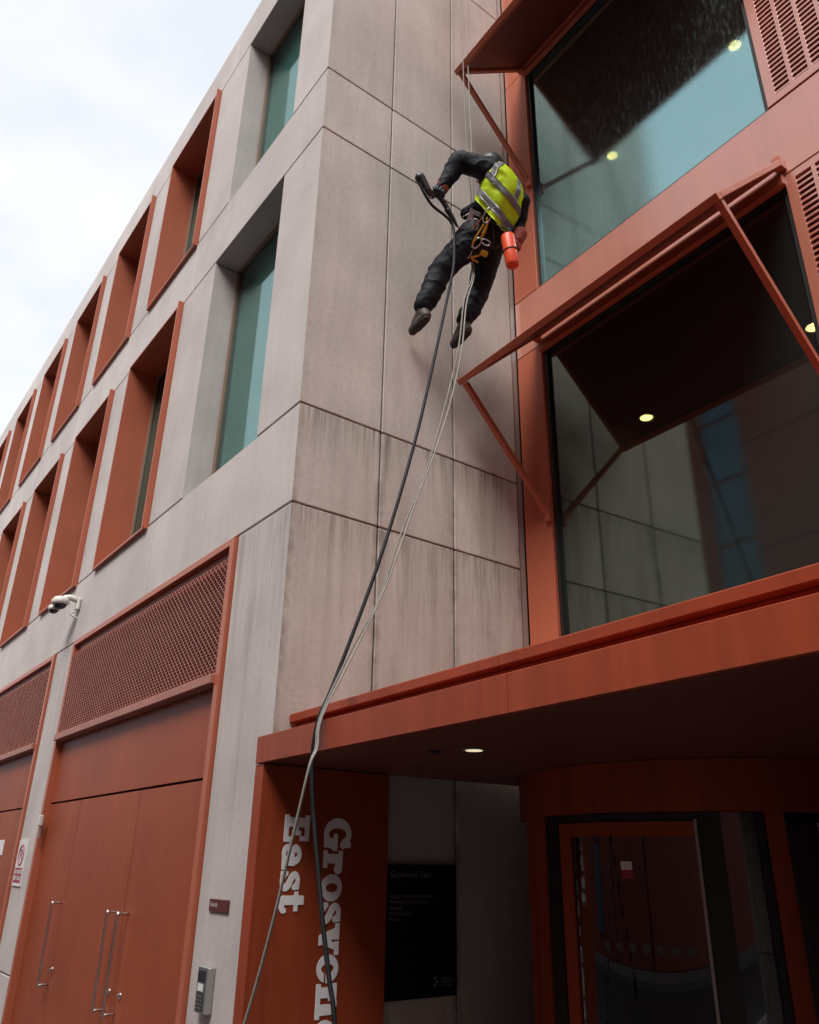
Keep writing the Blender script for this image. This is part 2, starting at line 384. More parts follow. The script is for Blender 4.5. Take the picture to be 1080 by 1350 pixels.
# return wall beside the entrance
ye = [.0, .773, 1.556, 2.335]
for z0, z1 in zip(ZL, ZL[1:]):
    for i in range(3):
        b = BM()
        if i == 0: prism(b, [(0, .003), (0, ye[1]-JG), (-.28, ye[1]-JG), (-.28, .283)], z0+JG, z1-JG, bev=.006)
        else: box(b, -.28, 0, ye[i]+JG, ye[i+1]-JG, z0+JG, z1-JG, bev=.006)
        obj('concrete_panel', b, 'conc2', BLD)
b = BM(); box(b, -.05, -.006, 2.337, 2.398, G, 12.0); obj('edge_trim', b, 'alu', BLD)
# dark backing behind joints
b = BM()
box(b, XE, -.03, .285, .295, 4.03, 4.87); box(b, XE, -.03, .285, .295, 7.85, 8.63); box(b, XE, -.03, .285, .295, 11.38, 12.0)
box(b, -.04, -.03, .29, 2.4, G, 12.0)
box(b, -.86, -.29, .29, .30, G, 4.0)
box(b, XE, -.3, .9, 5, G, 12.0); box(b, -.3, 8, 7.6, 8, G, 12.0)
obj('backing_wall', b, 'core', BLD)
b = BM(); box(b, XE, -.02, .31, 8, 12.0, 12.04); prism(b, [(-.02, 2.42), (7.9, 2.1), (7.9, 8), (-.02, 8)], 12.0, 12.04); obj('roof', b, 'paving', BLD)
# floor plates behind the street windows
b = BM()
for z in (4.35, 8.1, 11.5): box(b, XE, -.31, .31, .89, z, z+.2)
obj('floor_slab', b, 'room', BLD)

def liner(x0, x1, z0, z1):
    b = BM(); t = .022; f = -.045
    box(b, x0, x0+t, f, .40, z0, z1); box(b, x1-t, x1, f-.02, .40, z0-.0, z1+.03)
    box(b, x0+t+.001, x1-t-.001, f, .40, z0, z0+t); box(b, x0+t+.001, x1-t-.001, f, .40, z1-t, z1)
    w_ = obj('window_liner', b, 'orange', BLD)
    b = BM(); fr = .018
    for a in ((x0+t, x0+t+fr, z0+t, z1-t), (x1-t-fr, x1-t, z0+t, z1-t), (x0+t+fr, x1-t-fr, z0+t, z0+t+fr), (x0+t+fr, x1-t-fr, z1-t-fr, z1-t)):
        box(b, a[0]+.001, a[1]-.001, .33, .385, a[2]+.001, a[3]-.001)
    obj('window_frame', b, 'tan', w_)
    b = BM(); box(b, x0+t+fr, x1-t-fr, .36, .37, z0+t+fr, z1-t-fr); obj('pane', b, 'glassA', w_)
    b = BM(); box(b, x0+.03, x1-.03, .385, .389, z0+.05, z1-.03); obj('blind', b, 'blindw', w_)
for x0, x1 in low: liner(x0+.006, x1-.006, 4.85, 7.82)
for x0, x1 in upp: liner(x0+.006, x1-.006, 8.62, 11.345)
for x0, x1, z0, z1 in ((-2.33, -.74, ZL[2], ZL[3]), (-2.20, -.69, ZL[4], ZL[5])):
    b = BM(); t = .02
    for a in ((x0, x0+t, z0, z1), (x1-t, x1, z0, z1), (x0+t, x1-t, z0, z0+t), (x0+t, x1-t, z1-t, z1)):
        box(b, a[0]+.008, a[1]-.008, .27, .32, a[2]+.008, a[3]-.008)
    w_ = obj('corner_window', b, 'tan', BLD)
    b = BM(); box(b, x0+t, x1-t, .295, .303, z0+t, z1-t); obj('pane', b, 'glassA', w_)
    b = BM(); box(b, x0+.03, x1-.03, .345, .35, z0+.0, z1-.0); obj('blind', b, 'blind', w_)

# ground floor bays: mesh grille above, doors below
def bay(x0, x1, seams, handles):
    b = BM()
    box(b, x1-.085, x1-.008, -.03, .25, G, 4.01); box(b, x0+.008, x0+.085, -.03, .25, G, 4.01)
    box(b, x0+.086, x1-.086, -.03, .25, 3.955, 4.01)
    f = obj('bay_frame', b, 'orange', BLD)
    b = BM(); box(b, x0+.086, x1-.086, .02, .12, 3.83, 3.954); obj('head_panel', b, 'door', f)
    b = BM(); box(b, x0+.086, x1-.086, -.065, .12, 2.83, 2.905, bev=.006); obj('sill_beam', b, 'mesh', f)
    # expanded metal
    b = BM(); zb, zt = 2.91, 3.83; rows = 31; ph = (zt-zb)/rows; pw = .070
    n = int((x1-x0-.18)/pw*2)
    for r_ in range(rows+1):
        z = zb+r_*ph; pr = None
        for j in range(n+1):
            x = x0+.09+j*pw/2; s = 1 if ((j//1+r_) % 2) else -1
            dz = s*ph*.42
            cur = [b.verts.new((x, -.03, z+dz-.0034)), b.verts.new((x, -.03, z+dz+.0034)), b.verts.new((x, -.020, z+dz-.0045)), b.verts.new((x, -.020, z+dz+.002))]
            if pr:
                b.faces.new([pr[0], cur[0], cur[1], pr[1]]); b.faces.new([pr[0], pr[2], cur[2], cur[0]]); b.faces.new([pr[1], cur[1], cur[3], pr[3]])
            pr = cur
    o = obj('expanded_mesh', b, 'mesh', f); o['kind'] = 'stuff'
    b = BM(); box(b, x0+.09, x1-.09, .1, .11, 2.9, 3.86); obj('grille_backing', b, 'maroon', f)
    b = BM(); box(b, x0+.088, x1-.088, .035, .09, 2.165, 2.828); obj('over_panel', b, 'door', f)
    b = BM(); box(b, x0+.086, x1-.086, .075, .14, G, 2.85); obj('door_backing', b, 'core', f)
    es = [x0+.088]+seams+[x1-.088]
    for i, (a, c) in enumerate(zip(es, es[1:])):
        b = BM(); box(b, a+.006, c-.006, .04, .074, G+.01, 2.145, bev=.002); d = obj('service_door', b, 'door', BLD)
        for hx in handles:
            if not a < hx < c: continue
            b = BM(); tube(b, [(hx, .04, 1.2), (hx, -.035, 1.2), (hx, -.05, 1.19), (hx, -.05, .85), (hx, -.05, .52), (hx, -.035, .51), (hx, .04, .51)], .011, 8, 3)
            obj('pull_handle', b, 'steel', d)
            b = BM(); lathe(b, [(0, .022), (.008, .022), (.009, .010), (.03, .009)], (hx+.07, .04, .64), (0, -1, 0), 14); obj('lock', b, 'steel', d)
    return f
bay(-5.32, -.87, [-4.105, -2.40], [-4.16, -2.525, -2.275])
bay(-10.5, -6.13, [-9.2, -7.6], [-7.7, -7.5])
bay(-15.75, -11.35, [-14.4, -12.8], [-12.9, -12.7])
b = BM(); box(b, XE, -16.61, .02, .3, G, 4.01); obj('concrete_panel', b, 'conc', BLD)

# ---------------------------------------------------------------- orange entrance front (plane F3)
def fbox(u0, u1, o0, o1, z0, z1, name, m, parent=BLD, bev=.003):
    b = BM(); box(b, u0, u1, o0, o1, z0, z1, T=P3, bev=bev); return obj(name, b, m, parent)
g_ = .004
UE = 7.6
fbox(.004, .345, -.12, 0, 3.0, 6.285-g_, 'cladding_panel', 'orange')
fbox(.004, .345, -.12, 0, 6.97+g_, 10.17-g_, 'cladding_panel', 'orange')
fbox(.004, 5.2-g_, -.12, 0, 6.285+g_, 6.97-g_, 'cladding_panel', 'wet_sheen')
fbox(5.2+g_, UE, -.12, 0, 6.285+g_, 6.97-g_, 'cladding_panel', 'orange')
fbox(.004, 2.92, -.12, 0, 10.17+g_, 12.0, 'cladding_panel', 'orange'); fbox(2.928, UE, -.12, 0, 10.17+g_, 12.0, 'cladding_panel', 'orange')
fbox(4.35, UE, -.12, 0, 6.978, 10.16, 'cladding_panel', 'orange'); fbox(4.35, UE, -.12, 0, 3.0, 6.278, 'cladding_panel', 'orange')
fbox(.0, UE, -.12, -.02, 2.46, 2.99, 'cladding_panel', 'orange')
# large windows
def big_window(z0, z1, gm):
    u0, u1 = .349, 2.915
    b = BM(); t = .035
    for a in ((u0, u0+t, z0, z1), (u1-t, u1, z0, z1), (u0+t, u1-t, z0, z0+t), (u0+t, u1-t, z1-t, z1)):
        box(b, a[0]+.0005, a[1]-.0005, -.13, -.03, a[2]+.0005, a[3]-.0005, T=P3)
    w_ = obj('large_window', b, 'gasket', BLD)
    b = BM(); box(b, u0+t, u1-t, -.075, -.065, z0+t, z1-t, T=P3); obj('pane', b, gm, w_)
    b = BM(); box(b, u0-.01, u1+.01, -.02, .035, z1-.035, z1+.055, T=P3, bev=.006); obj('head_trim', b, 'orange', w_)
    return w_
W1 = big_window(6.972, 10.10, 'glassF'); W2 = big_window(3.05, 6.225, 'glassF2')
# louvre grilles right of the windows
slat_me = None
def louvre(z0, z1, nb=3):
    global slat_me
    u0 = 2.924; um = u0+.075; sw = .118; mu = .030
    b = BM()
    ucur = um
    n = nb*3+1
    u_end = um+n*sw+(n-1)*mu
    box(b, u0, um, -.12, .004, z0, z1, T=P3); box(b, u_end, 4.345, -.12, .004, z0, z1, T=P3)
    box(b, um+.0005, u_end-.0005, -.12, .004, z0, z0+.07, T=P3); box(b, um+.0005, u_end-.0005, -.12, .004, z1-.06, z1, T=P3)
    for i in range(n-1):
        a = um+(i+1)*sw+i*mu; box(b, a, a+mu, -.10, .004, z0+.0705, z1-.0605, T=P3)
    box(b, um, u_end, -.119, -.11, z0+.071, z1-.061, T=P3, mi=1)
    gr = obj('louvre_grille', b, ['wet_sheen', 'maroon'], BLD)
    if slat_me is None:
        s = BM(); vs = [(0, -.062, -.004), (0, .0, -.030), (0, .0, -.012), (0, -.055, .010)]
        a = [s.verts.new(U3*0+N3*q[1]+Vector((0, 0, q[2]))) for q in vs]; c = [s.verts.new(U3*sw+N3*q[1]+Vector((0, 0, q[2]))) for q in vs]
        for i in range(4): s.faces.new([a[i], a[(i+1) % 4], c[(i+1) % 4], c[i]])
        s.faces.new(a); s.faces.new(c[::-1]); bmesh.ops.recalc_face_normals(s, faces=s.faces)
        slat_me = bpy.data.meshes.new('slat'); s.to_mesh(slat_me); s.free(); slat_me.materials.append(MT['wet_sheen'])
    cnt = 0
    zt = z1-.07
    for i in range(n):
        u = um+i*(sw+mu); z = z0+.11
        while z < zt:
            if z < (9.35 if z0 > 6.5 else 99) and z > (0 if z0 > 6.5 else 4.75) and i < 4:
                o = link('slat', slat_me, gr); o.location = P3(u, 0, z)
                cnt += 1
            else:
                rest.append((u, z))
            z += .0505
    return gr
def rest_slats(gr):
    s = BM(); sw = .118
    for u, z in rest:
        vs = [(-.062, -.004), (.0, -.030), (.0, -.012), (-.055, .010)]
        a = [s.verts.new(P3(u, q[0], z+q[1])) for q in vs]; c = [s.verts.new(P3(u+sw, q[0], z+q[1])) for q in vs]
        for i in range(4): s.faces.new([a[i], a[(i+1) % 4], c[(i+1) % 4], c[i]])
    o = obj('slat_field', s, 'orange', gr); o['kind'] = 'stuff'
rest = []; gr = louvre(6.985, 10.10, 2); rest_slats(gr)
rest = []; gr = louvre(3.05, 6.27, 2); rest_slats(gr)

# tilted awnings with struts
def awning(za, zo, zs):
    u0, u1 = .30, 2.95; oo = .965
    sl = (zo-za)/oo
    def TA(u, s, n):   # s along the slope outward, n above it
        L = math.hypot(oo, zo-za); d = Vector((0, oo/L, (zo-za)/L)); q = Vector((0, (za-zo)/L, oo/L))
        return P3(u, d.y*s+q.y*n+.035, za+d.z*s+q.z*n)
    L = math.hypot(oo, zo-za)
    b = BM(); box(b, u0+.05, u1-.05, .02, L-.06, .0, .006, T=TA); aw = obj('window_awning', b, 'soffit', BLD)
    b = BM(); box(b, u0, u1, L-.06, L, -.025, .03, T=TA, bev=.004); obj('front_bar', b, 'orange', aw)
    for a in (u0, u1-.05):
        b = BM(); box(b, a, a+.05, 0, L-.061, -.02, .025, T=TA, bev=.004); obj('side_bar', b, 'orange', aw)
    b = BM(); box(b, u0+.051, u1-.051, -.0, .02, -.03, .03, T=TA); obj('hinge_rail', b, 'orange', aw)
    for a in (u0+.012, u1-.05):
        p0 = TA(a+.02, L-.05, -.03); p1 = P3(a+.02, .03, zs)
        b = BM(); d = (p1-p0).normalized(); side = U3; nn = d.cross(side).normalized()
        vs = []
        for p in (p0, p1):
            vs.append([b.verts.new(p+side*x*.022+nn*y*.022) for x, y in ((-1, -1), (1, -1), (1, 1), (-1, 1))])
        for i in range(4): b.faces.new([vs[0][i], vs[0][(i+1) % 4], vs[1][(i+1) % 4], vs[1][i]])
        b.faces.new(vs[0][::-1]); b.faces.new(vs[1])
        st = obj('strut', b, 'orange', aw)
        b = BM(); box(b, a-.01, a+.05, .001, .045, zs-.08, zs+.06, T=P3, bev=.004); obj('bracket', b, 'orange', st)
        b = BM(); box(b, a-.014, a+.054, .001, .07, za-.06, za+.045, T=P3, bev=.004); obj('bracket', b, 'orange', aw)
awning(6.38, 5.47, 4.47); awning(10.17, 9.40, 8.42)

# rooms behind the big windows
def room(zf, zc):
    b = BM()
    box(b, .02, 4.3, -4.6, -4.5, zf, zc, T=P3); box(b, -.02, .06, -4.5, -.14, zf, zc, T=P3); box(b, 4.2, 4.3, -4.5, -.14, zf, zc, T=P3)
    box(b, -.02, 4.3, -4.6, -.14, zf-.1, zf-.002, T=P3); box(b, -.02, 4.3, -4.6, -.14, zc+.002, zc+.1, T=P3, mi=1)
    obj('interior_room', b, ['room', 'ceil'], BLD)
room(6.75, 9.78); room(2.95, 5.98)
lamp_me = None
def downlight(u, o, z, m, label, r=.06, group=None):
    t = thing('downlight', label, 'ceiling light', P3(u, o, z), group)
    b = BM(); lathe(b, [(0, r+.018), (-.006, r+.016), (-.006, r), (.0, r*.98)], P3(u, o, z-.001), (0, 0, 1), 24); obj('trim_ring', b, 'alu', t)
    b = BM(); lathe(b, [(-.009, r*.2), (-.0085, r*.9), (-.0065, r*.93)], P3(u, o, z), (0, 0, 1), 24); obj('lens', b, m, t)
downlight(.325, -1.47, 9.77, 'lampw', 'lit yellow ceiling light nearest the lower left of the upper teal window', .07, 'ceiling lights behind the large windows')
downlight(2.10, -1.43, 9.77, 'lampw', 'lit yellow ceiling light at the right end of the upper teal window beside the louvres', .07, 'ceiling lights behind the large windows')
downlight(.36, -1.48, 5.97, 'lampw', 'lit yellow ceiling light alone in the middle of the lower dark window', .07, 'ceiling lights behind the large windows')
downlight(2.25, -1.43, 5.97, 'lampw', 'lit yellow ceiling light behind the right awning strut of the lower window', .07, 'ceiling lights behind the large windows')
# upper storey grilles keep building closed above/behind
b = BM(); box(b, -.02, UE, -5, -.13, 10.1, 10.2, T=P3); box(b, UE-.1, UE, -5, -.13, G, 12, T=P3); box(b, 4.4, 4.5, -5, -.13, 2.5, 12, T=P3); obj('backing_wall', b, 'core', BLD)

# ---------------------------------------------------------------- entrance canopy
CO = 2.5; CU = .09
b = BM(); box(b, CU+.01, UE, -.1, CO-.03, 2.185, 2.33, T=P3); CAN = obj('entrance_canopy', b, 'orange_flat', BLD)
for a, c in ((CU, .19), (.19, 2.51), (2.51, 4.9), (4.9, UE)):
    fbox(a+.002, c-.002, CO-.028, CO, 2.167, 2.333, 'fascia_panel', 'orange_flat', CAN)
fbox(.07, UE, .2, 2.235, 2.332, 2.44, 'upstand', 'orange_flat', CAN)
for a, c in ((.055, 2.2), (2.2, 4.5), (4.5, UE)):
    fbox(a+.001, c-.001, 1.9, 2.285, 2.442, 2.50, 'capping', 'orange_flat', CAN, bev=.006)
for i in range(8):
    o1 = CO-.03-i*.42; o0 = max(o1-.42, -.12)
    for a, c in ((CU+.012, 1.9), (1.9, 4.2), (4.2, UE)):
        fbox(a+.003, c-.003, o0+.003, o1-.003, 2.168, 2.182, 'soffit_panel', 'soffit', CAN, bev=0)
downlight(1.565, 1.912, 2.167, 'lampd', 'small dimly lit downlight in the dark red canopy soffit', .05)
t = thing('soffit_sensor', 'small dark sensor disc in the canopy soffit left of the downlight', 'sensor', P3(1.40, 2.03, 2.167))
b = BM(); lathe(b, [(0, .035), (-.008, .032), (-.016, .012)], P3(1.36+.0, 2.02, 2.166), (0, 0, 1), 18); obj('disc', b, 'gasket', t)

# ---------------------------------------------------------------- orange pier panel with the building name
XF = .09
b = BM(); box(b, -.02, XF, -.09, .885, G, 2.163, bev=.004); PIER = obj('pier_panel', b, 'orange_flat', BLD)
def sd_box(x, y, a0, a1, b0, b1): return max(a0-x, x-a1, b0-y, y-b1)
def sd_ell(x, y, cx, cy, rx, ry): 
    dx, dy = (x-cx)/rx, (y-cy)/ry; return (math.hypot(dx, dy)-1)*min(rx, ry)
def sd_cap(x, y, x0, y0, x1, y1, r0, r1):
    dx, dy = x1-x0, y1-y0; t = max(0, min(1, ((x-x0)*dx+(y-y0)*dy)/(dx*dx+dy*dy+1e-9)))
    return math.hypot(x-x0-dx*t, y-y0-dy*t)-(r0+(r1-r0)*t)
def ring(x, y, cx, cy, rx, ry, ix, iy): return max(sd_ell(x, y, cx, cy, rx, ry), -sd_ell(x, y, cx, cy, ix, iy))
B = sd_box
XH = .72
def gE(x, y): return min(B(x, y, .08, .36, 0, 1), B(x, y, 0, .84, 0, .15), B(x, y, 0, .80, .85, 1), B(x, y, .3, .6, .43, .57), B(x, y, .70, .84, 0, .36), B(x, y, .67, .80, .66, 1), B(x, y, .5, .62, .34, .66))
def gG(x, y):
    r_ = max(ring(x, y, .5, .5, .49, .52, .21, .38), -B(x, y, .55, 1.2, .44, .70))
    return min(r_, B(x, y, .64, .90, .0, .44), B(x, y, .5, 1.0, .36, .49), B(x, y, .76, .90, .64, 1.02))
def gr_(x, y): return min(B(x, y, .10, .36, 0, XH), B(x, y, 0, .50, 0, .13), B(x, y, 0, .3, XH-.13, XH), sd_cap(x, y, .33, .52, .46, .62, .08, .10), sd_ell(x, y, .55, .57, .13, .14))
def go(x, y): return ring(x, y, .39, .36, .39, .38, .15, .26)
def gs(x, y):
    a = max(ring(x, y, .30, .53, .27, .21, .10, .08), -B(x, y, .30, .7, .2, .55)); c = max(ring(x, y, .31, .19, .29, .21, .11, .085), -B(x, y, -.1, .31, .17, .5))
    return min(a, c, sd_cap(x, y, .20, .42, .42, .30, .095, .095), B(x, y, .43, .55, .47, XH+.01), B(x, y, .02, .14, -.01, .25))
def gv(x, y):
    def para(x0, x1, w0): 
        f = x0+(x1-x0)*(XH-y)/XH; return max(abs(x-f)-w0, -y, y-XH)
    return min(para(.21, .44, .135), para(.66, .44, .085), B(x, y, -.02, .42, XH-.13, XH), B(x, y, .50, .86, XH-.13, XH))
def ge(x, y):
    r_ = max(ring(x, y, .38, .36, .38, .38, .15, .26), -B(x, y, .40, .9, .22, .33)); return min(r_, B(x, y, .2, .74, .33, .43))
def gn(x, y): return min(B(x, y, .10, .36, 0, XH), B(x, y, 0, .46, 0, .13), B(x, y, 0, .3, XH-.13, XH), B(x, y, .56, .82, 0, .50), B(x, y, .50, .92, 0, .13), max(ring(x, y, .54, .46, .28, .28, .10, .12), -B(x, y, 0, 1, -1, .46)))
def ga(x, y):
    bowl = ring(x, y, .30, .22, .29, .24, .11, .12)
    top = max(ring(x, y, .32, .48, .30, .26, .10, .13), -B(x, y, -1, 2, -1, .48))
    return min(bowl, top, B(x, y, .42, .66, 0, .50), B(x, y, .42, .78, 0, .13), sd_ell(x, y, .13, .50, .11, .10))
def gt(x, y): return min(B(x, y, .12, .37, .10, .95), B(x, y, 0, .56, XH-.13, XH), max(ring(x, y, .37, .17, .25, .18, .04, .06), -B(x, y, -1, 2, .18, 1)), B(x, y, .50, .60, .15, .26))
GLY = dict(G=(gG, 1.02), r=(gr_, .71), o=(go, .82), s=(gs, .64), v=(gv, .86), e=(ge, .80), n=(gn, .98), E=(gE, .92), a=(ga, .83), t=(gt, .64))
def glyph_bm(fn, T, dep, res=44):
    """fill of a signed distance outline by marching squares, given a small thickness"""
    b = BM(); n0, n1 = int(1.16*res), int(1.16*res); h = 1/res; ox = -.07; oy = -.07
    val = [[fn(ox+i*h, oy+j*h) for j in range(n1+1)] for i in range(n0+1)]
    cache = {}
    def V(k, x, y):
        if k not in cache: cache[k] = b.verts.new(T(x, y, dep))
        return cache[k]
    for i in range(n0):
        for j in range(n1):
            cs = [(i, j), (i+1, j), (i+1, j+1), (i, j+1)]; vv = [val[a][c] for a, c in cs]
            if all(v >= 0 for v in vv): continue
            poly = []
            for k in range(4):
                a, c = cs[k], cs[(k+1) % 4]; va, vc = vv[k], vv[(k+1) % 4]
                if va < 0: poly.append(V(a, ox+a[0]*h, oy+a[1]*h))
                if (va < 0) != (vc < 0):
                    t_ = va/(va-vc); t_ = min(max(t_, .02), .98)
                    key = (min(a, c), max(a, c))
                    poly.append(V(key, ox+(a[0]+(c[0]-a[0])*t_)*h, oy+(a[1]+(c[1]-a[1])*t_)*h))
            if len(poly) >= 3:
                try: b.faces.new(poly)
                except ValueError: pass
    bd = [e for e in b.edges if len(e.link_faces) == 1]
    r_ = bmesh.ops.extrude_edge_only(b, edges=bd)
    off = T(0, 0, 0)-T(0, 0, dep)
    for v in r_['geom']:
        if isinstance(v, bmesh.types.BMVert): v.co += off
    return b
def word(s, y0, z0, cap, parent, adv=1.0):
    z = z0
    for ch in s:
        fn, w_ = GLY[ch]
        def T(x, y, d, z=z): return Vector((XF+d, y0+y*cap, z-x*cap*adv))
        obj('letter', glyph_bm(lambda a, c: fn(a, c)-.016, T, .004), 'letter', parent)
        z -= w_*cap*adv
word('Grosvenor', .385, 1.865, .192, PIER, 1.0)
word('East', .092, 1.870, .172, PIER, 1.06)

# name board on the return wall under the canopy
t = thing('name_board', 'black building name board on the concrete wall under the canopy', 'sign', (0, 1.2, .8))
b = BM(); box(b, .002, .035, .905, 1.525, .80, 1.60, bev=.003); obj('panel', b, 'board', t)
def TB(y0, z0): return lambda x, y: Vector((.0365, y0+x, z0+y))
MTX = [('Grosvenor East', .055, .945, 1.52), ('Faculty of Arts and Humanities', .030, .945, 1.395), ('Manchester Poetry Library', .030, .945, 1.36), ('Language', .030, .945, 1.325), ('Writing School', .030, .945, 1.29), ('Theatre', .030, .945, 1.255), ('Manchester', .022, 1.39, .90), ('Metropolitan', .022, 1.39, .88), ('University', .022, 1.39, .86)]
bb = BM()
for s, sz, y, z in MTX:
    q = text_mesh(s, sz, TB(y, z)); me = bpy.data.meshes.new('q'); q.to_mesh(me); q.free(); bb.from_mesh(me); bpy.data.meshes.remove(me)
obj('lettering', bb, 'boardt', t)
bb = BM()
for k in range(3):
    a = 1.33+.016*(k % 2); box(bb, .0352, .0368, 1.325+.018*(k % 2), 1.34+.018*(k % 2), .86+.022*k, .876+.022*k)
obj('emblem', bb, 'boardt', t)

# ---------------------------------------------------------------- revolving door
CC = P3(1.38, -.25, 0); RR = 1.25
def PC(ang, r, z):      # angle measured from the facade direction towards the street
    a = R(ang); return CC+U3*math.cos(a)*r+N3*math.sin(a)*r+Vector((0, 0, z))
def arc(bm, a0, a1, r0, r1, z0, z1, n=None, mi=0):
    n = n or max(2, int(abs(a1-a0)/4)); rings = []
    for i in range(n+1):
        a = a0+(a1-a0)*i/n; rings.append([bm.verts.new(PC(a, r, z)) for r, z in ((r0, z0), (r1, z0), (r1, z1), (r0, z1))])
    for p, q in zip(rings, rings[1:]):
        for k in range(4): bm.faces.new([p[k], p[(k+1) % 4], q[(k+1) % 4], q[k]]).material_index = mi
    bm.faces.new(rings[0][::-1]).material_index = mi; bm.faces.new(rings[-1]).material_index = mi
RD = thing('revolving_door', 'dark glazed revolving door in a red drum under the entrance canopy', 'door', CC+Vector((0, 0, G)))
b = BM(); arc(b, -30, 210, RR-.06, RR, 1.89, 2.164, 60); obj('drum_fascia', b, 'orange_flat', RD)
b = BM(); arc(b, 0, 360, .02, RR-.062, 1.93, 1.97, 60); obj('drum_ceiling', b, 'core', RD)
for a0, a1 in ((104.5, 111.5), (112.5, 118), (35.5, 40), (-4, 0), (180, 185)):
    b = BM(); arc(b, a0, a1, RR-.055, RR-.005, G, 1.888, 3); obj('post', b, 'orange_flat', RD)
for a0, a1 in ((98.2, 104), (50.6, 56.2), (40.4, 42.2)):
    b = BM(); arc(b, a0, a1, RR-.07, RR-.012, G, 1.886, 3); obj('post', b, 'gasket', RD)
# curved sliding screen with an orange frame
b = BM(); arc(b, 56.4, 98, RR-.05, RR-.02, 1.845, 1.886, 14); obj('track', b, 'gasket', RD)
b = BM()
arc(b, 93, 97.6, RR-.05, RR-.015, G, 1.84, 3); arc(b, 56.6, 92.98, RR-.05, RR-.015, 1.765, 1.84, 14); arc(b, 56.6, 92.98, RR-.05, RR-.015, G, G+.25, 14)
SCR = obj('curved_screen', b, 'orange_flat', RD)
b = BM(); arc(b, 57, 92.9, RR-.036, RR-.028, G+.25, 1.765, 60); obj('pane', b, 'glassD', SCR)
b = BM(); arc(b, 56.2, 56.9, RR-.06, RR+.01, G, 1.85, 1); obj('brush_strip', b, 'alu', SCR)
b = BM()
for k in range(7):
    a = 61+k*3.6; c = PC(a, RR-.024, 1.21); ax = (PC(a, 1, 0)-PC(a, 0, 0)); lathe(b, [(0, .024), (.0015, .024)], c, ax, 16)
obj('safety_dots', b, 'dots', SCR)
b = BM(); arc(b, 42.3, 50.5, RR-.036, RR-.028, G, 1.886, 16); obj('side_pane', b, 'glassD', RD)
b = BM(); arc(b, 0.1, 35.4, RR-.036, RR-.028, G, 1.84, 60); obj('side_pane', b, 'glassD', RD)
# rotating leaves
for a in (20, 110, 200, 290):
    ar = R(a); d = U3*math.cos(ar)+N3*math.sin(ar); s = Vector((-d.y, d.x, 0))
    def TL(l, w_, z, d=d, s=s): return CC+d*l+s*w_+Vector((0, 0, z))
    b = BM()
    box(b, .07, .14, -.02, .02, G+.02, 1.92, T=TL); box(b, 1.08, 1.16, -.02, .02, G+.02, 1.92, T=TL)
    box(b, .141, 1.079, -.02, .02, 1.83, 1.92, T=TL); box(b, .141, 1.079, -.02, .02, G+.02, G+.2, T=TL)
    lf = obj('door_leaf', b, 'gasket', RD)
    b = BM(); box(b, .14, 1.08, -.004, .004, G+.2, 1.83, T=TL); obj('pane', b, 'glassD', lf)
    b = BM(); tube(b, [TL(.98, .02, .75), TL(.98, .07, .75), TL(.98, .07, 1.15), TL(.98, .02, 1.15)], .013, 8, 1); obj('push_bar', b, 'steel', lf)
b = BM(); lathe(b, [(0, .06), (2.06, .06)], CC+Vector((0, 0, G)), (0, 0, 1), 20); obj('centre_post', b, 'gasket', RD)
# small no smoking style notice inside the leaf
# fixed glazing right of the drum, wall left of it, lobby
fbox(.002, .14, -.12, -.01, G, 2.164, 'cladding_panel', 'orange_flat', BLD)
fbox(2.62, 2.74, -.1, 0, G, 2.164, 'cladding_panel', 'orange_flat', BLD)
for z0, z1 in ((G, 1.0), (1.0, 2.16)):  # unseen end wall, added to darken the entrance and block sky from the right
    fbox(4.62, 5.0, .01, CO-.1, z0+.004, z1-.004, 'concrete_panel', 'conc2')
def lobby_window(u0, u1):
    b = BM()
    box(b, u0, u0+.07, -.1, -.0, G, 2.16, T=P3); box(b, u1-.07, u1, -.1, -.0, G, 2.16, T=P3)
    box(b, u0+.0705, u1-.0705, -.1, 0, 1.98, 2.16, T=P3); box(b, u0+.0705, u1-.0705, -.1, 0, G, G+.12, T=P3)
    w_ = obj('lobby_window', b, 'orange_flat', BLD)
    b = BM(); box(b, u0+.07, u1-.07, -.06, -.05, G+.12, 1.98, T=P3); obj('pane', b, 'glassD', w_)
lobby_window(2.745, 4.3); lobby_window(4.305, 5.9); lobby_window(5.905, 7.5)
b = BM()
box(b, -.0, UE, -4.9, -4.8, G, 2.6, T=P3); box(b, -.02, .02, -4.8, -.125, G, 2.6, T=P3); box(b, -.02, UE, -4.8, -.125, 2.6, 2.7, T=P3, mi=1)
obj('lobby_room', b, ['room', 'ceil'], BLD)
b = BM()
arc(b, 210, 330, RR-.05, RR, G, 2.16, 20); obj('drum_back', b, 'core', RD)

# ================================================================ SMALL THINGS ON THE STREET FRONT
t = thing('security_camera', 'off-white twin security camera on a wall bracket above the service doors', 'security camera', (-5.47, 0, 4.50))
b = BM(); box(b, -5.51, -5.40, -.05, .0, 4.44, 4.60, bev=.015); obj('wall_box', b, 'camw', t)
b = BM(); tube(b, [(-5.46, -.05, 4.57), (-5.47, -.12, 4.595), (-5.50, -.19, 4.58)], .038, 12, 4); obj('arm', b, 'camw', t)
b = BM(); lathe(b, [(.06, .025), (.05, .075), (.015, .105), (-.03, .108), (-.042, .095)], (-5.52, -.22, 4.54), (0, -.1, 1), 24); h_ = obj('dome_housing', b, 'camw', t)
b = BM(); lathe(b, [(0, .078), (-.03, .07), (-.052, .046), (-.064, .016)], (-5.52, -.216, 4.50), (0, -.1, 1), 20); obj('dome_lens', b, 'camk', h_)
b = BM(); lathe(b, [(.04, .018), (.035, .055), (0, .072), (-.025, .068)], (-5.66, -.25, 4.475), (0, -.1, 1), 20); h_ = obj('dome_housing', b, 'camw', t)
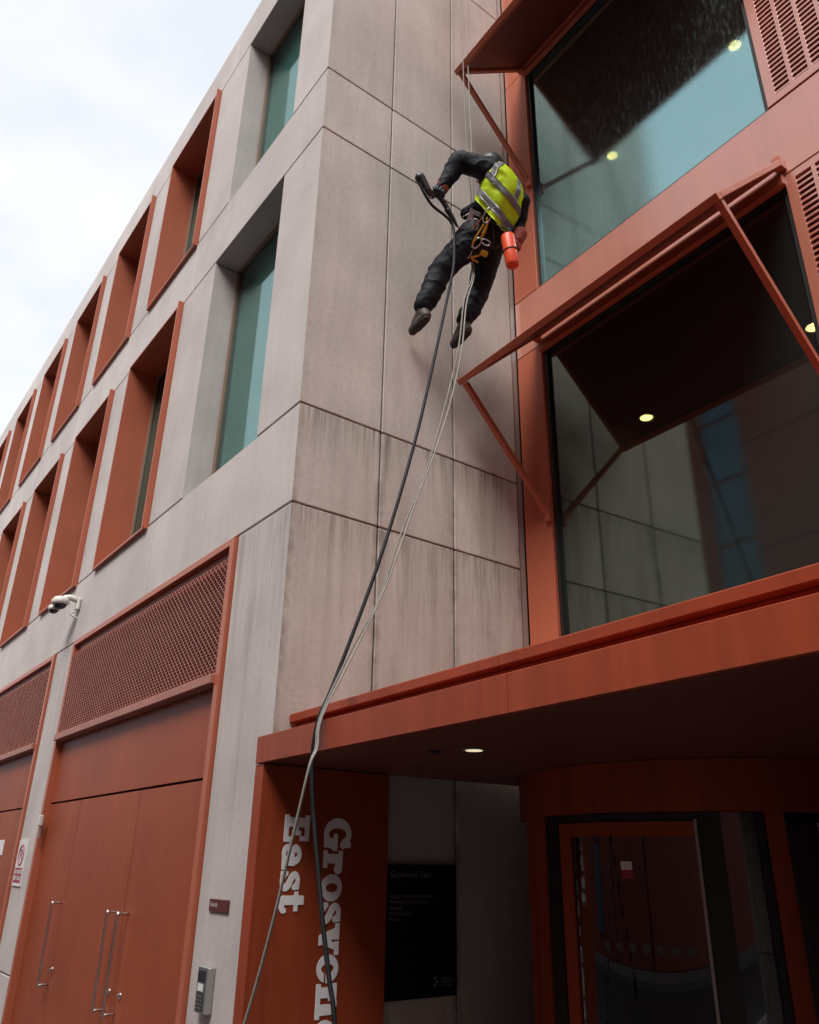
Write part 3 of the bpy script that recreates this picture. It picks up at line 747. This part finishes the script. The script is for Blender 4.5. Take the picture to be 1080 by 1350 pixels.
b = BM(); lathe(b, [(0, .055), (-.028, .047), (-.044, .016)], (-5.66, -.25, 4.45), (0, -.1, 1), 18); obj('dome_lens', b, 'camk', h_)
b = BM(); tube(b, [(-5.46, -.03, 4.43), (-5.47, -.09, 4.40), (-5.45, -.05, 4.36), (-5.45, .0, 4.34)], .012, 8, 4); obj('cable', b, 'camw', t)

t = thing('warning_sign', 'white and red prohibition sign on the pier between the red service doors', 'sign', (-5.95, 0, 1.3))
X0, X1 = -6.09, -5.70
b = BM(); box(b, X0, X1, -.012, -.001, 1.30, 1.79); obj('sheet', b, 'signw', t)
xc = (X0+X1)/2
b = BM(); tube(b, [(xc+math.cos(a*math.pi/16)*.105, -.013, 1.625+math.sin(a*math.pi/16)*.105) for a in range(32)], .008, 6, 1, closed=True)
box(b, -.105, .105, -.0145, -.0125, -.007, .007, T=lambda x, y, z: Vector((xc+x*.7-z*.7, y, 1.625-x*.7-z*.7))); obj('prohibition_ring', b, 'signr', t)
b = text_mesh('P', .17, lambda x, y: Vector((xc-.055+x, -.0125, 1.565+y)), bold=.004); obj('symbol', b, 'signk', t)
b = BM(); box(b, X0+.03, X1-.03, -.0135, -.012, 1.335, 1.49); obj('red_panel', b, 'signr', t)
for s, z in (('NO PARKING', 1.43), ('KEEP CLEAR', 1.365)):
    b = text_mesh(s, .056, lambda x, y, z=z: Vector((xc-.155+x, -.0145, z+y)), bold=.002); obj('lettering', b, 'signw', t)
t = thing('notice', 'small white notice on the far left service door at the picture edge', 'sign', (-7.1, 0, 1.6))
b = BM(); box(b, -7.35, -7.09, .028, .0385, 1.62, 1.80); obj('sheet', b, 'signw', t)

t = thing('door_contact', 'small white contact box on the left jamb of the red service doors', 'sensor', (-5.24, 0, 1.95))
b = BM(); box(b, -5.20, -5.14, -.075, -.031, 1.92, 2.03, bev=.006); obj('box', b, 'camw', t)
b = BM(); box(b, -5.185, -5.16, -.05, -.031, 1.80, 1.917); obj('conduit', b, 'alu', t)

t = thing('wall_plaque', 'small maroon plaque with white word on the corner pier', 'sign', (-.52, 0, 1.33))
b = BM(); box(b, -.665, -.38, -.012, -.001, 1.298, 1.372, bev=.002); obj('plate', b, 'plaque', t)
b = text_mesh('Goods', .040, lambda x, y: Vector((-.645+x, -.0132, 1.328+y))); obj('lettering', b, 'white', t)

t = thing('door_intercom', 'grey steel intercom with black keypad on the corner pier', 'intercom', (-.55, 0, .73))
b = BM(); box(b, -.65, -.485, -.045, -.001, .735, .99, bev=.006); p_ = obj('body', b, 'alu', t)
b = BM(); box(b, -.642, -.515, -.0478, -.0442, .742, .983); obj('face_plate', b, 'plate', t)
b = BM(); box(b, -.635, -.525, -.049, -.0446, .905, .965); obj('camera_window', b, 'gasket', t)
b = BM(); box(b, -.625, -.545, -.050, -.0445, .855, .895); obj('label_plate', b, 'signw', t)
b = BM(); box(b, -.635, -.53, -.048, -.044, .75, .845); obj('keypad', b, 'gasket', t)
for r_ in range(4):
    for c_ in range(3):
        b = BM(); x = -.622+c_*.03; z = .758+r_*.021; box(b, x, x+.02, -.052, -.0485, z, z+.014); obj('button', b, 'steel', t)

# ================================================================ OPPOSITE BUILDING (seen in the glass)
OP = thing('opposite_building', 'red brown clad building across the street mirrored in the lower window', 'building', (-8, -14, G))
YO = -11.2
b = BM(); box(b, -12, 45, -22, YO-.05, G, 15.6); obj('wall', b, 'opp', OP)
b = BM(); box(b, -60, -12.05, -22, YO-1, G, 5.5); obj('low_wing', b, 'opp', OP)
xs = [-12, -9.75, -7.75]; xs2 = [-6.55, -4.2, -1.6, 1.0, 4.0, 7.0, 10.0, 13.0]
for XS in (xs, xs2):
    for a, c in zip(XS, XS[1:]):
        for k in range(5):
            b = BM(); box(b, a+.02, c-.02, YO-.05, YO+.05, G+k*3.15+.02, G+(k+1)*3.15-.02); obj('cladding_panel', b, 'opp', OP)
for k in range(8):
    b = BM(); z = .3+k*1.9; box(b, -7.73, -6.57, YO-.04, YO, z, z+1.8); f = obj('window', b, 'oppg', OP)
for x, z in ((-3.6, 11.2), (-3.6, 7.6), (1.6, 11.2), (1.6, 7.6), (7.8, 11.2)):
    b = BM(); box(b, x, x+1.1, YO+.055, YO+.10, z, z+1.7); f = obj('window', b, 'alu', OP)
    b = BM(); box(b, x+.08, x+1.02, YO+.10, YO+.11, z+.08, z+1.62); obj('pane', b, 'oppg', f)

# ================================================================ ROPE ACCESS WORKER
def segs_bm(segs):
    b = BM()
    for p0, p1, r0, r1 in segs:
        p0, p1 = Vector(p0), Vector(p1); d = p1-p0; L = d.length
        M_ = Matrix.Translation(p0) @ d.to_track_quat('Z', 'Y').to_matrix().to_4x4()
        prof = []
        for k in range(7):
            a = -math.pi/2+k*math.pi/12; prof.append((math.sin(a)*r0, math.cos(a)*r0))
        for k in range(7):
            a = k*math.pi/12; prof.append((L+math.sin(a)*r1, math.cos(a)*r1))
        n = 18; rings = []
        for h, r in prof: rings.append([b.verts.new(M_ @ Vector((r*math.cos(2*math.pi*i/n), r*math.sin(2*math.pi*i/n), h))) for i in range(n)] if r > 1e-5 else [b.verts.new(M_ @ Vector((0, 0, h)))])
        for p, q in zip(rings, rings[1:]):
            for i in range(n):
                if len(p) == 1: b.faces.new([p[0], q[(i+1) % n], q[i]])
                elif len(q) == 1: b.faces.new([p[i], p[(i+1) % n], q[0]])
                else: b.faces.new([p[i], p[(i+1) % n], q[(i+1) % n], q[i]])
    return b
def remesh(b, voxel, it=3, wrinkle=0., wscale=14., fac=.5):
    bmesh.ops.recalc_face_normals(b, faces=b.faces)
    me = bpy.data.meshes.new('tmp'); b.to_mesh(me); b.free()
    o = bpy.data.objects.new('tmp', me); COL.objects.link(o)
    m = o.modifiers.new('r', 'REMESH'); m.mode = 'VOXEL'; m.voxel_size = voxel
    s = o.modifiers.new('s', 'SMOOTH'); s.factor = fac; s.iterations = it
    dg = bpy.context.evaluated_depsgraph_get(); dg.update()
    me2 = bpy.data.meshes.new_from_object(o.evaluated_get(dg)); bpy.data.objects.remove(o); bpy.data.meshes.remove(me)
    b = BM(); b.from_mesh(me2); bpy.data.meshes.remove(me2)
    if wrinkle:
        b.normal_update()
        for v in b.verts:
            q = v.co
            n1 = noise.noise(Vector((q.x*wscale, q.y*wscale, q.z*wscale*1.9)))
            n2 = noise.noise(Vector((q.x*wscale*2.3+7, q.y*wscale*2.3, q.z*wscale*3.7)))
            n3 = noise.noise(Vector((q.x*wscale*1.4+3, q.y*wscale*1.4+q.z*wscale, q.z*wscale*.9)))
            rdg = (1-abs(n1))**3+(1-abs(n3))**4*.8-.7
            v.co = q+v.normal*wrinkle*(rdg*1.1+n2*.35)
    return b
def V(*a): return Vector(a)
PEL = V(.65, 1.38, 6.86)
HL, HR = V(.63, 1.275, 6.79), V(.63, 1.48, 6.865)
KL, KR = V(.375, 1.09, 6.46), V(.33, 1.60, 6.53)
AL, AR = V(.252, 1.0, 6.06), V(.25, 1.48, 6.135)
TLt, TRt = V(.07, 1.03, 6.0), V(.07, 1.535, 6.09)
SL, SR = V(.953, 1.204, 7.289), V(1.0, 1.53, 7.075)
NK = V(.985, 1.375, 7.235)
EL, WL = V(.772, .985, 7.406), V(.645, .90, 7.135)
ER, WR = V(.87, 1.60, 6.93), V(.93, 1.535, 6.70)
HD = V(.85, 1.285, 7.46)
PX = thing('person', 'rope access worker in black waterproofs and yellow hi-vis vest hanging against the concrete wall', 'person', (.3, 1.3, 6.05))
body = segs_bm([
    (PEL+V(0, -.05, -.02), PEL+V(0, .05, .0), .150, .150), (HL, HR, .150, .150), (PEL+V(.03, 0, .02), V(.82, 1.385, 7.03), .145, .155),
    (V(.80, 1.33, 7.06), V(.90, 1.31, 7.19), .14, .12), (V(.82, 1.44, 7.03), V(.93, 1.44, 7.12), .14, .12), (V(.90, 1.27, 7.24), SL, .115, .105), (V(.93, 1.46, 7.14), SR, .10, .075),
    (NK-V(.02, 0, .03), HD, .075, .075), (HD, HD+V(-.03, 0, .02), .10, .095),
    (SL, EL, .108, .092), (EL, WL, .092, .060), (SR, ER, .076, .064), (ER, WR, .060, .046),
    (WL, WL+V(-.02, -.01, -.07), .04, .03), (WR, WR+V(-.02, -.02, -.07), .04, .03),
    (HL, KL, .140, .108), (KL, KL*.5+AL*.5, .108, .098), (KL*.5+AL*.5, AL+V(.01, .0, .07), .098, .090),
    (HR, KR, .140, .100), (KR, KR*.5+AR*.5, .100, .090), (KR*.5+AR*.5, AR+V(.01, .0, .07), .090, .078),
    (AL+V(0, 0, .05), AL, .05, .05), (AR+V(0, 0, .05), AR, .05, .05)])
obj('body', remesh(body, .009, 3, .009, 6.), 'suit', PX, smooth=True)
# hood over the bowed head
b = segs_bm([(HD+V(.02, 0, .0), HD+V(-.02, 0, .01), .118, .115), (NK, HD, .09, .10)]); obj('hood', remesh(b, .01, 3, .004, 18), 'helmet', PX, smooth=True)
b = segs_bm([(HD+V(-.115, 0, -.01), HD+V(-.118, 0, -.05), .05, .04), (HD+V(-.155, 0, -.02), HD+V(-.16, 0, -.035), .012, .016)]); obj('face', remesh(b, .006, 2), 'skin', PX, smooth=True)
# boots
for A, Tt in ((AL, TLt), (AR, TRt)):
    d = V(-1, Tt.y-A.y, -.10).normalized()
    up = (V(0, 0, 1)-d*d.z).normalized()
    heel = A-up*.075+d*(-.04)
    b = segs_bm([(A+V(.012, .005, .11), A, .060, .057), (A, heel, .055, .046), (heel, A-up*.085+d*.10, .046, .048), (A+d*.01, A-up*.06+d*.10, .055, .050), (A-up*.083+d*.10, A-up*.088+d*.165, .050, .040)])
    bo = obj('boot', remesh(b, .008, 3, .002, 25), 'boot', PX, smooth=True)
    b = segs_bm([(heel-up*.04, A-up*.118+d*.165, .036, .036), (heel-up*.04, A-up*.115+d*.1, .038, .046)])
    for v in b.verts:
        h = (v.co-(A-up*.118)).dot(up); v.co -= up*h*.55
    obj('sole', remesh(b, .008, 2), 'sole', bo, smooth=True)
# gloves with five fingers
def glove(W, d, side, nrm, curl, name_mat):
    d = d.normalized(); side = (side-d*side.dot(d)).normalized(); nrm = d.cross(side).normalized()*(1 if d.cross(side).dot(nrm) > 0 else -1)
    K = 1.22
    sg = [(W-d*.005, W+d*.09+side*.02, .040, .036), (W, W+d*.085-side*.022, .039, .034)]
    for k, L in enumerate((.070*K, .080*K, .074*K, .058*K)):
        s0 = W+d*.09+side*(.040-.0265*k)
        a1 = s0+(d*math.cos(curl)+nrm*math.sin(curl))*L*.5
        a2 = a1+(d*math.cos(curl*2.1)+nrm*math.sin(curl*2.1))*L*.34
        a3 = a2+(d*math.cos(curl*3.0)+nrm*math.sin(curl*3.0))*L*.3
        sg += [(s0, a1, .0128, .0120), (a1, a2, .0120, .0112), (a2, a3, .0112, .0098)]
    t0 = W+d*.03+side*.035; t1 = t0+(d*.5+side*.6+nrm*.5).normalized()*.042; t2 = t1+(d*.6+nrm*.9-side*.2).normalized()*.036
    sg += [(t0, t1, .015, .013), (t1, t2, .013, .010)]
    g = obj('glove', remesh(segs_bm(sg), .0045, 1), name_mat, PX, smooth=True)
    c = obj('cuff', remesh(segs_bm([(W-d*.06, W+d*.012, .066, .056)]), .007, 2, .003, 30), 'cuff', g, smooth=True)
glove(WL, V(-.12, -.16, -.55), V(-.5, -.6, .3), V(.2, -.6, -.2), 1.0, 'glove')
glove(WR, V(-.1, -.15, -.6), V(0, 1, 0), V(-1, 0, 0), .5, 'cuff')
# hi-vis vest: sheet round the torso
AX = (NK-PEL).normalized(); LS = (V(1.0, 1.535, 7.03)-SL).normalized(); LT = (LS-AX*LS.dot(AX)).normalized(); BK = LT.cross(AX).normalized()
if BK.x < 0: BK = -BK
C0 = PEL+V(.03, 0, .02)
LEN = (NK-C0).length
def vest_pt(t, ph, off=0.):
    """t 0 hem .. 1 neck, ph angle round the torso from the back"""
    keys = [(-.02, .235, .205, .03), (.25, .235, .205, .03), (.55, .235, .20, .025), (.80, .225, .18, .015), (.95, .175, .15, .0), (1.04, .10, .10, -.02)]
    tt = min(max(t, -.02), 1.04)
    for a, c in zip(keys, keys[1:]):
        if tt <= c[0]:
            f = (tt-a[0])/(c[0]-a[0]); f = f*f*(3-2*f)*.5+f*.5; lx, bx, sh = [a[i]+(c[i]-a[i])*f for i in (1, 2, 3)]; break
    s, c_ = math.sin(ph), math.cos(ph)
    p = C0+AX*(LEN*(.29+.86*tt))+LS*(s*(lx+off))+BK*(c_*(bx+off)+sh)
    hem = max(0, 1-tt*1.6)
    p += (LT*s*.6+BK*c_)*(.018*math.sin(ph*5+.6)*hem) - AX*(.035*hem*max(0, c_))
    n_ = noise.noise(p*9)*.016+noise.noise(p*21)*.007
    return p+(LT*s+BK*c_)*n_
def vest_patch(t0, t1, p0, p1, nt_, np_, off, keep=None):
    b = BM(); g = {}
    for i in range(nt_+1):
        for j in range(np_+1):
            t_ = t0+(t1-t0)*i/nt_; p_ = p0+(p1-p0)*j/np_
            g[i, j] = b.verts.new(vest_pt(t_, p_, off))
    for i in range(nt_):
        for j in range(np_):
            q = [g[i, j], g[i, j+1], g[i+1, j+1], g[i+1, j]]
            c = sum((v.co for v in q), Vector())/4
            if keep is None or keep(c): b.faces.new(q).smooth = True
    for v in [v for v in b.verts if not v.link_faces]: b.verts.remove(v)
    # thickness
    r_ = bmesh.ops.solidify(b, geom=b.faces[:], thickness=.004)
    return b
def arm_ok(c):
    for s_, e_ in ((SL, EL), (SR, ER)):
        d = (e_-s_).normalized(); h = (c-s_).dot(d); rad = (c-s_-d*h).length
        if h > -.01 and rad < (.106 if s_ is SL else .085): return False
    return True
vest = obj('hi_vis_vest', vest_patch(-.02, 1.0, -2.7, 2.7, 30, 72, .0, arm_ok), 'hivis', PX, smooth=True)
obj('reflective_band', vest_patch(.08, .22, -2.7, 2.7, 4, 72, .008, arm_ok), 'reflective', vest, smooth=True)
obj('reflective_band', vest_patch(.46, .585, -2.7, 2.7, 4, 72, .008, arm_ok), 'reflective', vest, smooth=True)
for p in (-.72, .62):
    obj('reflective_brace', vest_patch(.585, .99, p-.14, p+.14, 16, 5, .009, arm_ok), 'reflective', vest, smooth=True)
# harness
def ringpts(c, ax, rx, ry, n=20, ref=None):
    ax = ax.normalized(); a = (ref or LT); a = (a-ax*a.dot(ax)).normalized(); b_ = ax.cross(a)
    return [c+a*math.cos(2*math.pi*i/n)*rx+b_*math.sin(2*math.pi*i/n)*ry for i in range(n)]
b = BM(); tube(b, ringpts(PEL+AX*.10, AX, .205, .172), .026, 8, 1, closed=True, flat=.45); hz = obj('harness', b, 'harness', PX)
for H_, K_ in ((HL, KL), (HR, KR)):
    d = K_-H_; b = BM(); tube(b, ringpts(H_+d*.14+V(0, 0, .0), d+V(.12, 0, -.1), .139, .142), .012, 8, 1, closed=True, flat=.4); obj('leg_loop', b, 'harness', hz)
HC = PEL+BK*.16
def at_back(a, l, o): return PEL+AX*a+LT*l+BK*o
for pts, m, r_ in (
    ([at_back(.12, -.02, .20), at_back(.02, .0, .22), at_back(-.10, -.01, .20), at_back(-.19, -.03, .17)], 'webbing', .016),
    ([at_back(.12, -.06, .20), at_back(-.02, -.10, .22), at_back(-.16, -.11, .20), at_back(-.10, -.02, .21)], 'webo', .009),
    ([at_back(.05, -.03, .21), at_back(-.12, -.05, .24), at_back(-.24, -.02, .20), at_back(-.18, .06, .19)], 'webbing', .010),
    ([at_back(-.18, -.16, .16), at_back(-.24, -.06, .19), at_back(-.26, .06, .18)], 'webbing', .012)):
    b = BM(); tube(b, pts, r_, 8, 6, flat=.45); obj('strap', b, m, hz)
b = BM(); box(b, -.035, .035, -.025, .025, 0, .03, T=lambda x, y, z: at_back(-.17+y, .075+x, .19+z), bev=.006); obj('pouch', b, 'webbing', hz)
def carabiner(c, ax, side, L=.11, W_=.06, m='steel', r_=.0065):
    ax = ax.normalized(); side = (side-ax*side.dot(ax)).normalized(); b = BM()
    pts = []
    for i in range(20):
        a = 2*math.pi*i/20; pts.append(c+ax*(math.cos(a)*L/2*(1 if abs(math.cos(a)) > .5 else 1))+side*math.copysign(abs(math.sin(a))**.6, math.sin(a))*W_/2)
    tube(b, pts, r_, 6, 1, closed=True); return obj('carabiner', b, m, hz)
carabiner(at_back(.13, -.03, .23), AX, LT, .13, .065); carabiner(at_back(-.12, -.02, .235), AX+LT*.3, LT, .10, .055)
carabiner(at_back(-.22, -.06, .22), AX, LT, .10, .06); carabiner(at_back(-.08, .05, .22), LT, AX, .08, .045)
carabiner(at_back(.10, -.19, .08), AX+LT, BK, .12, .06); carabiner(at_back(.02, -.10, .22), AX-LT*.4, LT, .09, .05, 'alu')
b = BM(); box(b, -.025, .025, -.06, .06, -.012, .012, T=lambda x, y, z: at_back(.09+y*.7, -.17+x, .13+z)+V(0, 0, y*.3), bev=.006); obj('rope_device', b, 'steel', hz)

b = segs_bm([(at_back(.10, -.22, .05), at_back(.16, -.19, .02), .055, .045), (at_back(.16, -.19, .02), at_back(.20, -.16, .0), .045, .05)])
obj('gear_bag', remesh(b, .009, 2, .004, 20), 'suit', hz, smooth=True)
for a_, l_, o_ in ((.11, -.12, .20), (.11, .10, .20), (.11, .17, .15)):
    b = BM(); box(b, -.028, .028, -.016, .016, 0, .014, T=lambda x, y, z: at_back(a_+y, l_+x, o_+z), bev=.004); obj('buckle', b, 'steel', hz)
b = BM(); tube(b, [at_back(.10, .02, .205), at_back(.0, .09, .225), at_back(-.10, .14, .20), at_back(-.02, .19, .15)], .007, 6, 6); obj('gear_cord', b, 'harness', hz)

# things he carries
BT = thing('orange_bottle', 'bright orange red cylindrical tool tube hanging at the worker\'s right hip', 'tool tube', (.95, 1.41, 6.33))
ax = V(.0, .048, -.317).normalized(); c0 = V(.95, 1.385, 6.635)
b = BM(); lathe(b, [(0, .034), (.0, .056), (.012, .060), (.15, .060), (.155, .0605), (.29, .059), (.315, .050), (.32, .02)], c0, ax, 24); obj('tube', b, 'tube', BT)
b = BM(); lathe(b, [(-.001, .034), (-.003, .033), (-.002, .005)], c0, ax, 20); obj('mouth', b, 'gasket', BT)
b = BM(); tube(b, ringpts(c0+ax*.16, ax, .062, .062), .006, 6, 1, closed=True); obj('band', b, 'harness', BT)
b = BM(); tube(b, [c0+V(0, .0, .0)+V(.05, 0, 0), c0+V(-.02, .0, .09), c0+V(-.08, .0, .16), c0+V(-.07, .04, .10), c0+V(-.03, .04, 0)], .006, 6, 4); obj('cord', b, 'harness', BT)

SP = thing('pressure_washer_gun', 'black pressure washer gun held in the worker\'s teal gloved hand', 'spray gun', (.62, .85, 7.0))
def gp(px, dx=0.): return px
g0, g1 = V(.62, .665, 7.12), V(.62, .745, 7.02)
b = segs_bm([(g0, g1, .046, .040), (g1, V(.62, .80, 6.99), .040, .026)]); obj('valve_body', remesh(b, .006, 1), 'gun', SP, smooth=True)
b = BM(); tube(b, [V(.62, .70, 7.01), V(.62, .735, 6.965), V(.62, .775, 6.955), V(.62, .80, 6.985)], .009, 8, 4); obj('trigger_guard', b, 'alu', SP)
b = BM(); tube(b, [V(.62, .76, 7.02), V(.62, .86, 7.04), V(.62, .935, 7.0), V(.62, 1.0, 6.92)], .025, 10, 4); obj('grip', b, 'gun', SP)
b = BM(); tube(b, [V(.62, .97, 6.945), V(.62, 1.048, 6.87), V(.625, 1.085, 6.81)], [.030, .010], 10, 4); obj('lance', b, 'gun', SP)
b = BM(); tube(b, [V(.62, 1.07, 6.84), V(.63, 1.12, 6.78)], .007, 8, 1); obj('nozzle', b, 'cuff', SP)
b = BM(); tube(b, [V(.62, .64, 7.10), V(.62, .672, 7.14)], .024, 10, 1); obj('coupling', b, 'steel', SP)

# ================================================================ ROPES AND HOSE
hz_pts = [(.62, .655, 7.09), (.62, .70, 6.99), (.62, .80, 6.89), (.62, .93, 6.86), (.62, 1.01, 6.83), (.63, 1.04, 6.74), (.672, 1.01, 6.46), (.698, .977, 6.244), (.713, .93, 6.041), (.770, .704, 5.108), (.814, .495, 4.295), (.842, .216, 3.365), (.846, -.074, 2.551), (.845, -.16, 2.34), (.835, -.18, 2.15), (.85, -.18, 2.0), (.893, -.18, 1.809), (.97, -.18, 1.55), (1.041, -.18, 1.32), (1.12, -.18, 1.10), (1.185, -.18, .928), (1.26, -.2, .5), (1.4, -.3, -.1), (1.9, -.8, G+.02)]
b = BM(); tube(b, hz_pts, .0125, 8, 6); tag(obj('pressure_hose', b, 'hose'), 'black pressure hose running from the spray gun down over the canopy edge', 'hose')
ra = [(.03, 1.74, 12.06), (.25, 1.50, 10.70), (.60, 1.235, 7.95), (.60, 1.28, 7.3), (.47, 1.36, 6.9), (.50, 1.36, 6.65), (.60, 1.27, 6.33), (.727, 1.067, 5.928), (.785, .953, 5.386), (.827, .784, 4.774), (.857, .579, 4.125), (.861, .377, 3.611), (.876, .213, 3.129), (.862, .018, 2.741), (.872, -.165, 2.345), (.90, -.20, 2.17), (.925, -.25, 2.06), (.80, -.25, 1.697), (.66, -.25, 1.316), (.436, -.25, .833), (.1, -.3, .2), (-.2, -.5, G+.02)]
rb = [(.03, 1.83, 12.06), (.25, 1.57, 10.76), (.60, 1.30, 7.98), (.60, 1.31, 7.3), (.46, 1.38, 6.9), (.50, 1.38, 6.65), (.61, 1.28, 6.33), (.744, 1.076, 5.882), (.805, .967, 5.345), (.845, .813, 4.776), (.864, .641, 4.262), (.868, .481, 3.847), (.883, .252, 3.21), (.873, .033, 2.732), (.890, -.165, 2.345), (.915, -.20, 2.17), (.937, -.255, 2.06), (.812, -.26, 1.697), (.674, -.26, 1.316), (.452, -.26, .833), (.13, -.3, .2), (-.1, -.6, G+.02)]
b = BM(); tube(b, ra, [.0052, .0085], 8, 6); tag(obj('access_rope', b, 'rope'), 'pale access rope, the left one of the pair above the worker', 'rope', 'access ropes holding the worker')
b = BM(); tube(b, rb, [.0048, .0075], 8, 6); tag(obj('access_rope', b, 'ropew'), 'cream access rope, the right one of the pair above the worker', 'rope', 'access ropes holding the worker')
t = thing('door_notice', 'small white and red notice stuck on the curved glass of the revolving door', 'sign', PC(75.4, RR, 1.59))
b = BM(); arc(b, 73.9, 77, RR-.027, RR-.0255, 1.592, 1.635, 3); obj('white_half', b, 'signw', t)
b = BM(); arc(b, 73.9, 77, RR-.027, RR-.0255, 1.548, 1.590, 3); obj('red_half', b, 'signr', t)
